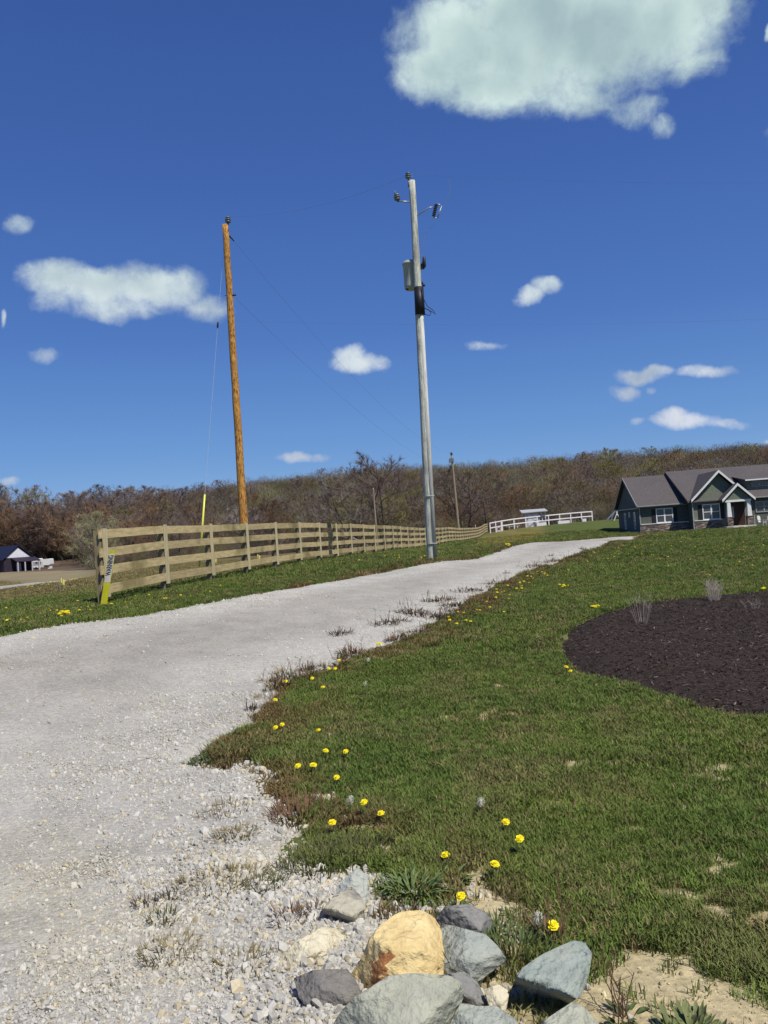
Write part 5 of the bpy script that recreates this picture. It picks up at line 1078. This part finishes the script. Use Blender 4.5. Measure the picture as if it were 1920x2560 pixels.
DL = [(713,1704,'yellow dandelion at the grassy corner where the gravel edge turns'),(786,1696,'bright yellow dandelion second from the grassy corner of the gravel edge'),(804,1719,'yellow dandelion just inside the lawn below the second edge dandelion'),(692,1749,'small yellow dandelion low on the gravel edge, below the grassy corner'),
 (703,1812,'larger of two touching yellow dandelions near the left lawn edge'),(696,1819,'smaller of two touching yellow dandelions near the left lawn edge'),(792,1826,'flattened yellow dandelion beside a straw coloured patch'),(819,1876,'pale yellow dandelion left of its brighter neighbour in the lawn'),
 (862,1879,'bright yellow dandelion alone in the dark grass, right of a paler one'),(753,1915,'side turned yellow dandelion above the reddish weeds, the leftmost of three'),(776,1914,'side turned yellow dandelion above the reddish weeds, the middle of three'),(792,1912,'side turned yellow dandelion above the reddish weeds, the rightmost of three'),(839,1944,'narrow yellow dandelion standing above the reddish weeds'),
 (920,2006,'small yellow dandelion between the seed heads and the bare soil'),(946,2035,'round yellow dandelion at the right side of the reddish weed patch'),(840,2055,'round yellow dandelion at the lower left of the reddish weeds by pale stones'),(1260,2056,'yellow dandelion to the right of the dense white seed head'),
 (1310,2097,'wide open yellow dandelion with petals spread flat in the lawn'),(1106,2139,'yellow dandelion above the leafy green weed'),(1244,2158,'round yellow dandelion above the sandy soil patch'),(1149,2240,'round yellow dandelion directly behind the slate grey boulder'),(1396,2313,'yellow dandelion among brown stems above the upright blue grey boulder'),
 (1423,1678,'lower of two yellow dandelions at the left tip of the mulch bed'),(1419,1667,'upper of two yellow dandelions at the left tip of the mulch bed'),(820,1672,'small yellow dandelion in the weeds on the gravel edge above the corner'),(843,1672,'yellow dandelion on the gravel edge, right above the corner pair'),(940,1611,'left dandelion of a close pair where the lawn juts into the gravel'),(953,1609,'right dandelion of a close pair where the lawn juts into the gravel'),(846,1651,'tiny yellow dandelion between stones at the weedy gravel edge')]
for i, (x, y, l) in enumerate(DL): dandelion(x, y, l, i, None, 1.0 if y > 1640 else 1.15)
# seed heads
sf = noise_mat('dandelion_fluff', (.66,.63,.54), (.78,.75,.66), 30, .9)
def seed_proto(h, dense, seed):
    q = random.Random(seed); r = empty('dandelion_seed_head'); m = MB(); m.tube([(0, 0, -.01), (.005, 0, h * .5), (.008, 0, h)], .0024, 6); m.build('stem', noise_mat('red_brown_stem', (.10,.07,.05), (.16,.11,.07), 20, .7), r, True)
    m = MB(); R_ = .024
    for k in range(150 if dense else 70):
        d = np.array([q.gauss(0, 1) for _ in range(3)]); d /= np.linalg.norm(d); s_ = np.cross(d, [.3, .5, .8]); s_ /= np.linalg.norm(s_); t_ = np.cross(d, s_); w_ = .0012
        c = np.array([.008, 0, h]); m.add([c - s_ * w_, c + s_ * w_, c + d * R_], [(0, 1, 2)])
        for j in range(5): a1 = 6.283 * j / 5; e = c + d * R_ * 1.1 + (s_ * math.cos(a1) + t_ * math.sin(a1)) * .007; b1 = c + d * R_ * .95; m.add([b1, b1 + s_ * w_ * 1.5, e], [(0, 1, 2)])
    m.lathe((.008, 0, h - .004), (0, 0, 1), [(0, .001), (.004, .005), (.008, .001)], 8); m.build('seed_fluff', sf, r); return r
for i, (x, y, h, dn, l) in enumerate([(914,1709,.15,False,'see-through white dandelion seed head on a tall stem in the upper lawn'),(876,2001,.10,False,'see-through dandelion seed head over the reddish weed patch'),(1201,2006,.08,True,'dense white dandelion seed head in the middle of the lawn'),(1345,2296,.10,False,'see-through dandelion seed head right of the rock pile'),(920,1650,.10,True,'small white seed head at the weedy gravel edge')]):
    g_ = ground(x, y)
    for _ in range(3): g_ = ground(x, y + FPX * h / g_[1])
    o = seed_proto(h, dn, i); o.location = tuple(g_); tag(o, l, 'seed head')
# far dandelions, each a small thing of its own, sharing one mesh
m = MB(); fm_ = flower_mesh(.024, 3)
m.tube([(0, 0, -.01), (0, 0, .06)], .003, 5); m.add([(x, y * .94 - z * .34, .065 + z * .94 + y * .34) for x, y, z in fm_.v], fm_.f, 1)
far_me = m.build('dandelion', [stm, yp]); FARS = []
def fard(px, py, lab, grp, s=1.0):
    g_ = ground(px, py); FARS.append((g_, lab, grp, s))
q = random.Random(11)
def cloudpts(n, fn, lab, grp, s=1.0):
    for _ in range(n): x, y = fn(); fard(x, y, lab, grp, s * q.uniform(.65, 1.1))
def edge(k0, k1, off, sp):
    E_ = [(1530,1358),(1500,1370),(1406,1400),(1316,1432),(1262,1458),(1200,1490),(1135,1533),(1045,1588)]
    def f():
        t = q.uniform(k0, k1); i = min(int(t), len(E_) - 2); k = t - i; return E_[i][0] + (E_[i+1][0] - E_[i][0]) * k + abs(q.gauss(0, sp)) * 1.6 + off, E_[i][1] + (E_[i+1][1] - E_[i][1]) * k + abs(q.gauss(0, sp)) * .35 + 4
    return f
cloudpts(70, edge(0, 6.5, 6, 26), 'yellow dandelion in the weedy band along the right edge of the gravel drive', 'dandelions along the right edge of the drive')
cloudpts(70, lambda: (q.uniform(1560, 1915), 1340 + abs(q.gauss(0, 40))), 'small yellow dandelion in the lawn below the grey green house', 'dandelions in the lawn below the house')
cloudpts(26, lambda: (q.uniform(1560, 1720), q.uniform(1336, 1356)), 'small yellow dandelion in the lawn below the grey green house', 'dandelions in the lawn below the house')
cloudpts(6, lambda: (1480 + q.gauss(0, 9), 1526 + q.gauss(0, 2)), 'yellow dandelion in the cluster at the upper left edge of the mulch bed', 'dandelions at the upper edge of the mulch bed', 1.2)
cloudpts(3, lambda: (1915 + q.gauss(0, 5), 1480 + q.gauss(0, 2)), 'yellow dandelion in the cluster at the right image edge above the mulch bed', 'dandelions at the right edge above the mulch bed', 1.3)
cloudpts(7, lambda: (1408 + q.gauss(0, 7), 1471 + q.gauss(0, 2)), 'yellow dandelion in the cluster between the drive and the mulch bed', 'dandelions between the drive and the mulch bed', 1.1)
cloudpts(28, lambda: (lambda t: (60 + 150 * t + q.gauss(0, 6), 1473 - 26 * t + q.gauss(0, 2)))(q.random()), 'yellow dandelion in the row along the far gravel lane at left', 'dandelions along the far gravel lane', 1.3)
cloudpts(4, lambda: (156 + q.gauss(0, 4), 1546 + q.gauss(0, 1.5)), 'yellow dandelion of the left clump on the grass verge by the drive', 'left clump of dandelions on the grass verge', 1.3)
cloudpts(4, lambda: (171 + q.gauss(0, 3), 1543 + q.gauss(0, 1.5)), 'yellow dandelion of the right clump on the grass verge by the drive', 'right clump of dandelions on the grass verge', 1.3)
cloudpts(14, lambda: (q.uniform(880, 1260), 1397 - (lambda x: 0)(0) + q.uniform(-6, 10)), 'yellow dandelion in the grass around the foot of the grey utility pole', 'dandelions around the grey pole', 1.2)
cloudpts(8, lambda: (q.uniform(1265, 1290), 1367 + q.gauss(0, 1.5)), 'yellow dandelion in the bright cluster at the far edge of the drive', 'dandelions at the far edge of the drive', 1.8)
cloudpts(30, lambda: (lambda t: (10 + 560 * t, 1588 - 95 * t - q.uniform(6, 60) * (1 - t * .5)))(q.random()), 'yellow dandelion in the grass verge between the board fence and the drive', 'dandelions in the verge below the fence', .9)
first = True
for g_, lab, grp, s in FARS:
    if sdist(np.array([g_[0]]), np.array([g_[1]]), DRIVE)[0] > .15: continue
    o = far_me if first else far_me.copy()
    if not first: COL.objects.link(o)
    first = False; o.location = tuple(g_); o.scale = (s,) * 3; o.rotation_euler = (0, 0, q.uniform(-.5, .5)); tag(o, lab, 'dandelion', grp)

# leafy and stalky weeds
lfg = noise_mat('fresh_weed_leaf', (.085,.13,.035), (.15,.20,.07), 14, .7)
lfw = noise_mat('pale_weed_leaf', (.11,.14,.05), (.18,.20,.08), 14, .7)
wl1 = noise_mat('weed_leaf_green', (.05,.08,.022), (.10,.135,.045), 14, .7, rnd=.1); wl2 = noise_mat('red_brown_weed', (.11,.062,.036), (.20,.115,.065), 12, .85, rnd=.2); wl3 = noise_mat('dark_brown_weed', (.075,.055,.038), (.14,.10,.07), 12, .9, rnd=.2)
dryg = noise_mat('dry_grass_straw', (.16,.13,.06), (.27,.22,.11), 12, .9, rnd=.2); mixg = noise_mat('olive_grass', (.07,.085,.03), (.13,.13,.05), 12, .85, rnd=.2)
def weed(name, px, py, label, cat, mat, seed, nl, ln, wd, rise, droop, spread=.03, tooth=0, nst=0, sth=.2, group=None, pname='leaf_rosette'):
    q2 = random.Random(seed); g_ = ground(px, py); g_[2] += .035 * (sdist(np.array([g_[0]]), np.array([g_[1]]), DRIVE)[0] > .05); o = empty(name, g_, label=label, cat=cat, group=group); m = MB()
    for k in range(nl):
        r_ = spread * math.sqrt(q2.random()); a_ = q2.random() * 6.283; b_ = (r_ * math.cos(a_), r_ * math.sin(a_), 0)
        leaf(m, b_, a_ + q2.gauss(0, .5), ln * q2.uniform(.55, 1.15), wd * q2.uniform(.7, 1.2), q2.uniform(*rise), q2.uniform(*droop), 5, 0, tooth)
    if nl: m.build(pname, mat, o)
    if nst:
        m = MB()
        for k in range(nst):
            a_ = q2.random() * 6.283; r_ = spread * q2.random(); p0 = np.array([r_ * math.cos(a_), r_ * math.sin(a_), -.01]); d_ = np.array([q2.gauss(0, .22), q2.gauss(0, .22), 1.0]) * sth * q2.uniform(.6, 1.1); p1 = p0 + d_ * .5 + np.array([q2.gauss(0, .01), q2.gauss(0, .01), 0]); p2 = p0 + d_
            m.tube([p0, p1, p2], [.0026, .002, .0012], 5)
            for j in range(3): p3 = p1 + (p2 - p1) * q2.random(); m.tube([p3, p3 + np.array([q2.gauss(0, .02), q2.gauss(0, .02), .025])], [.0012, .0007], 4)
        m.build('stalk', wl2 if mat is not wl3 else wl3, o)
    return o
weed('broadleaf_weed', 1035, 2235, 'bushy green weed with long narrow leaves behind the ochre boulder', 'weed', lfg, 1, 200, .145, .0055, (.45, 1.3), (.25, .7), .10)
weed('broadleaf_weed', 1128, 2205, 'small leafy weed between the bushy weed and the sandy soil', 'weed', lfg, 2, 30, .10, .012, (.2, .9), (.2, .5), .05)
weed('leafy_weed', 1735, 2590, 'pale green broad leaved weed at the bottom right on sandy soil', 'weed', lfw, 3, 90, .072, .0095, (.5, 1.35), (.0, .35), .085, .12)
weed('leafy_weed', 1650, 2610, 'dark leaved weed at the bottom edge left of the broad leaved one', 'weed', mixg, 4, 40, .05, .007, (.2, 1.0), (.1, .4), .10)
weed('stalky_weed', 1560, 2545, 'cluster of bare brown stalks right of the upright blue grey boulder', 'weed', wl1, 5, 14, .06, .010, (.3, 1.2), (.1, .4), .06, 0, 9, .19)
weed('stalky_weed', 1385, 2365, 'tall thin red brown stalks growing behind the upright blue grey boulder', 'weed', wl2, 6, 26, .10, .007, (.5, 1.3), (.1, .4), .06, 0, 7, .25)
weed('stalky_weed', 1170, 2440, 'thin dark twigs in front of the smooth blue grey boulder', 'weed', wl3, 7, 0, .1, .01, (0, 1), (0, 1), .09, 0, 14, .13)
weed('stalky_weed', 1115, 2190, 'single dark stalk rising from the sandy soil behind the slate boulder', 'weed', wl3, 8, 0, .1, .01, (0, 1), (0, 1), .02, 0, 2, .20)
weed('red_weed', 760, 2045, 'large patch of dried red brown weed at the gravel edge', 'weed', wl2, 9, 230, .12, .0042, (.4, 1.45), (.0, .4), .20, 0, 16, .15)
weed('red_weed', 870, 2058, 'low red brown weed around the see-through seed head', 'weed', wl2, 10, 190, .08, .005, (.2, 1.2), (.0, .4), .20)
weed('red_weed', 960, 2090, 'low brown weed right of the round dandelion', 'weed', wl2, 28, 90, .06, .005, (.2, 1.2), (.0, .4), .13)
weed('grass_clump', 575, 1890, 'bright green tall grass clump jutting into the gravel', 'grass clump', wl1, 11, 170, .16, .0042, (.3, 1.4), (.1, .6), .20)
weed('grass_clump', 510, 1912, 'tip of green grass clump farthest out on the gravel', 'grass clump', wl1, 12, 90, .11, .0042, (.3, 1.4), (.1, .6), .12)
weed('grass_clump', 790, 2170, 'olive grass clump on the gravel above the pale grey slab', 'grass clump', mixg, 13, 260, .10, .0034, (.5, 1.5), (.0, .4), .20)
weed('grass_clump', 880, 2150, 'olive grass clump between the gravel notch and the bushy weed', 'grass clump', mixg, 14, 220, .11, .0034, (.5, 1.5), (.0, .4), .18)
weed('grass_clump', 1290, 2385, 'dark green grass clump between the blue grey boulders', 'grass clump', wl1, 15, 200, .105, .0032, (.6, 1.5), (.0, .4), .12)
weed('grass_clump', 1235, 2330, 'dark green grass clump behind the smooth blue grey boulder', 'grass clump', wl1, 29, 90, .08, .0032, (.6, 1.5), (.0, .4), .07)
for i, (x, y, n, sp, mt, l) in enumerate([(560,2045,90,.14,dryg,'upper dry straw tuft in the gravel'),(590,2105,110,.10,dryg,'lower dry straw tuft in the gravel'),(530,2235,120,.16,dryg,'wide dry grass tuft in the gravel left of the greener one'),(610,2215,90,.12,dryg,'dry grass tuft in the gravel just below the pale slab level'),(672,2235,70,.08,mixg,'greener grass tuft at the right of the dry tufts in the gravel'),
        (365,2285,26,.05,wl3,'small dark sprig alone in the gravel at left'),(420,2270,22,.04,wl3,'small dark sprig in the gravel right of the other sprig'),(408,2322,46,.06,mixg,'dark grass tuft in the gravel below the two sprigs'),(425,2405,90,.10,dryg,'faint straw tuft low in the gravel at left'),(722,2320,40,.07,wl2,'brown tuft between the two cream rocks'),(610,2440,60,.10,dryg,'straw tuft left of the dark brown boulder'),(785,2305,50,.06,wl3,'dark twigs left of the ochre boulder'),(718,2185,26,.05,mixg,'small green sprig in the gravel above the cream topped rock')]):
    weed('grass_tuft', x, y, l, 'grass tuft', mt, 100 + i, int(n * 1.5), .058 if mt is not wl3 else .06, .0026, (.4, 1.5), (.0, .4), sp * 1.15, pname='blades')
for i, (x, y, n, sp, sth, l) in enumerate([(852,1592,70,.16,.10,'dark sprawling weed standing alone out in the gravel'),(960,1567,90,.22,.22,'dark weed with upright stalks at the gravel edge, nearest of its row'),(1000,1560,40,.14,.12,'small dark weed behind the stalky one at the gravel edge'),(1022,1536,80,.22,.24,'dark weed with upright stalks, second of the row along the gravel edge'),(1048,1543,60,.18,.10,'low dark weed between two stalky ones on the gravel edge'),
        (1098,1507,120,.30,.22,'widest dark weed out on the gravel, in the middle of the row'),(1090,1548,110,.26,.08,'brown weed patch against the lawn below the widest weed'),(1135,1520,90,.24,.08,'brown weed against the lawn right of the widest weed'),(1165,1482,90,.30,.12,'flat dark weed farthest out on the gravel'),(1185,1500,120,.35,.16,'brown weed patch on the lawn edge behind the row'),(1240,1462,120,.4,.2,'tall brown weed patch along the lawn edge, farther up the drive'),(1330,1420,140,.5,.2,'brown weed patch along the lawn edge where the drive narrows'),(1370,1408,120,.5,.2,'brown weed at the lawn edge near the upper dandelions'),(1430,1392,120,.5,.2,'farthest brown weed patch along the upper drive'),
        (880,1640,60,.14,.16,'brown weed with thin stalks at the lawn corner by the gravel'),(860,1662,60,.12,.14,'low brown weed left of the tall stalks on the gravel edge'),(770,1700,50,.10,.16,'thin dark stalks in the grass by the second edge dandelion'),(700,1716,60,.12,.12,'brown weed at the grassy corner of the gravel edge')]):
    weed('edge_weed', x, y, l, 'weed', wl3 if i < 9 else wl2, 200 + i, int(n * 1.15), .11, .007 + .002 * (y < 1560), (.1, 1.2), (.0, .4), sp * 1.1, 0, 6 if sth < .15 else 11, sth * 1.1)
# small sprigs scattered in the ragged margin between lawn and gravel
SP = []
for v in range(4): SP.append(weed('edge_sprig', 900, 1640, 'x', 'weed', (wl2, wl3, mixg, dryg)[v], 400 + v, 34, .075, .0042, (.3, 1.5), (.0, .4), .07, 0, 4, .11))
EL = [(1490,1372),(1406,1400),(1316,1432),(1262,1458),(1200,1490),(1135,1533),(1045,1586),(1000,1606),(918,1630),(871,1652),(778,1690),(694,1708),(680,1760),(655,1792)]
q = random.Random(77)
for i in range(44):
    t = q.random() * (len(EL) - 1.001); j = int(t); f = t - j; x_ = EL[j][0] + (EL[j+1][0] - EL[j][0]) * f; y_ = EL[j][1] + (EL[j+1][1] - EL[j][1]) * f
    g_ = ground(x_ - q.gauss(8, 14), y_ + q.gauss(0, 3)); g_[2] += .03; src = SP[i % 4]
    o = src if i < 4 else dup(src, (0, 0, 0)); o.location = tuple(g_); o.rotation_euler = (0, 0, q.random() * 6.28); o.scale = (q.uniform(.7, 1.5),) * 3
    tag(o, 'small ' + ('red brown', 'dark brown', 'olive green', 'straw coloured')[i % 4] + ' sprig in the ragged margin between the lawn and the gravel', 'weed', ('red brown', 'dark brown', 'olive green', 'straw coloured')[i % 4] + ' sprigs along the gravel margin')
# shrubs in the mulch bed
tws = noise_mat('pale_twig', (.30,.25,.21), (.44,.37,.31), 10, .85)
def twig_shrub(px, py, n, h, spread, label, mat=tws, r=.0028):
    g_ = ground(px, py); o = empty('bare_shrub', (g_[0], g_[1], g_[2] + .04), label=label, cat='shrub'); m = MB(); q2 = random.Random(px); k2 = MB()
    for k in range(n):
        a_ = q2.random() * 6.283; s_ = spread * q2.uniform(.3, 1); p0 = np.array([.04 * math.cos(a_), .04 * math.sin(a_), -.06]); e = np.array([s_ * math.cos(a_), s_ * math.sin(a_), h * q2.uniform(.6, 1.05)]); mid = np.array([e[0] * .75, e[1] * .75, e[2] * .5])
        m.tube([p0, mid, e], [r, r * .8, r * .4], 5)
        for j in range(4): t = q2.uniform(.3, 1); p = mid + (e - mid) * t; k2.tube([p, p + np.array([q2.gauss(0, .05), q2.gauss(0, .05), q2.uniform(.02, .1)])], [r * .5, r * .25], 4)
    m.build('stem', mat, o); k2.build('twig', mat, o)
twig_shrub(1605, 1570, 16, .42, .20, 'bare twiggy shrub with curved pale stems in the mulch bed'); twig_shrub(1787, 1512, 60, .34, .15, 'dense pale dry shrub at the upper edge of the mulch bed', noise_mat('dry_shrub', (.38,.31,.27), (.52,.45,.39), 10, .9), .0024)
twig_shrub(1880, 1535, 8, .14, .16, 'sparse low twigs in the mulch bed at the right image edge')
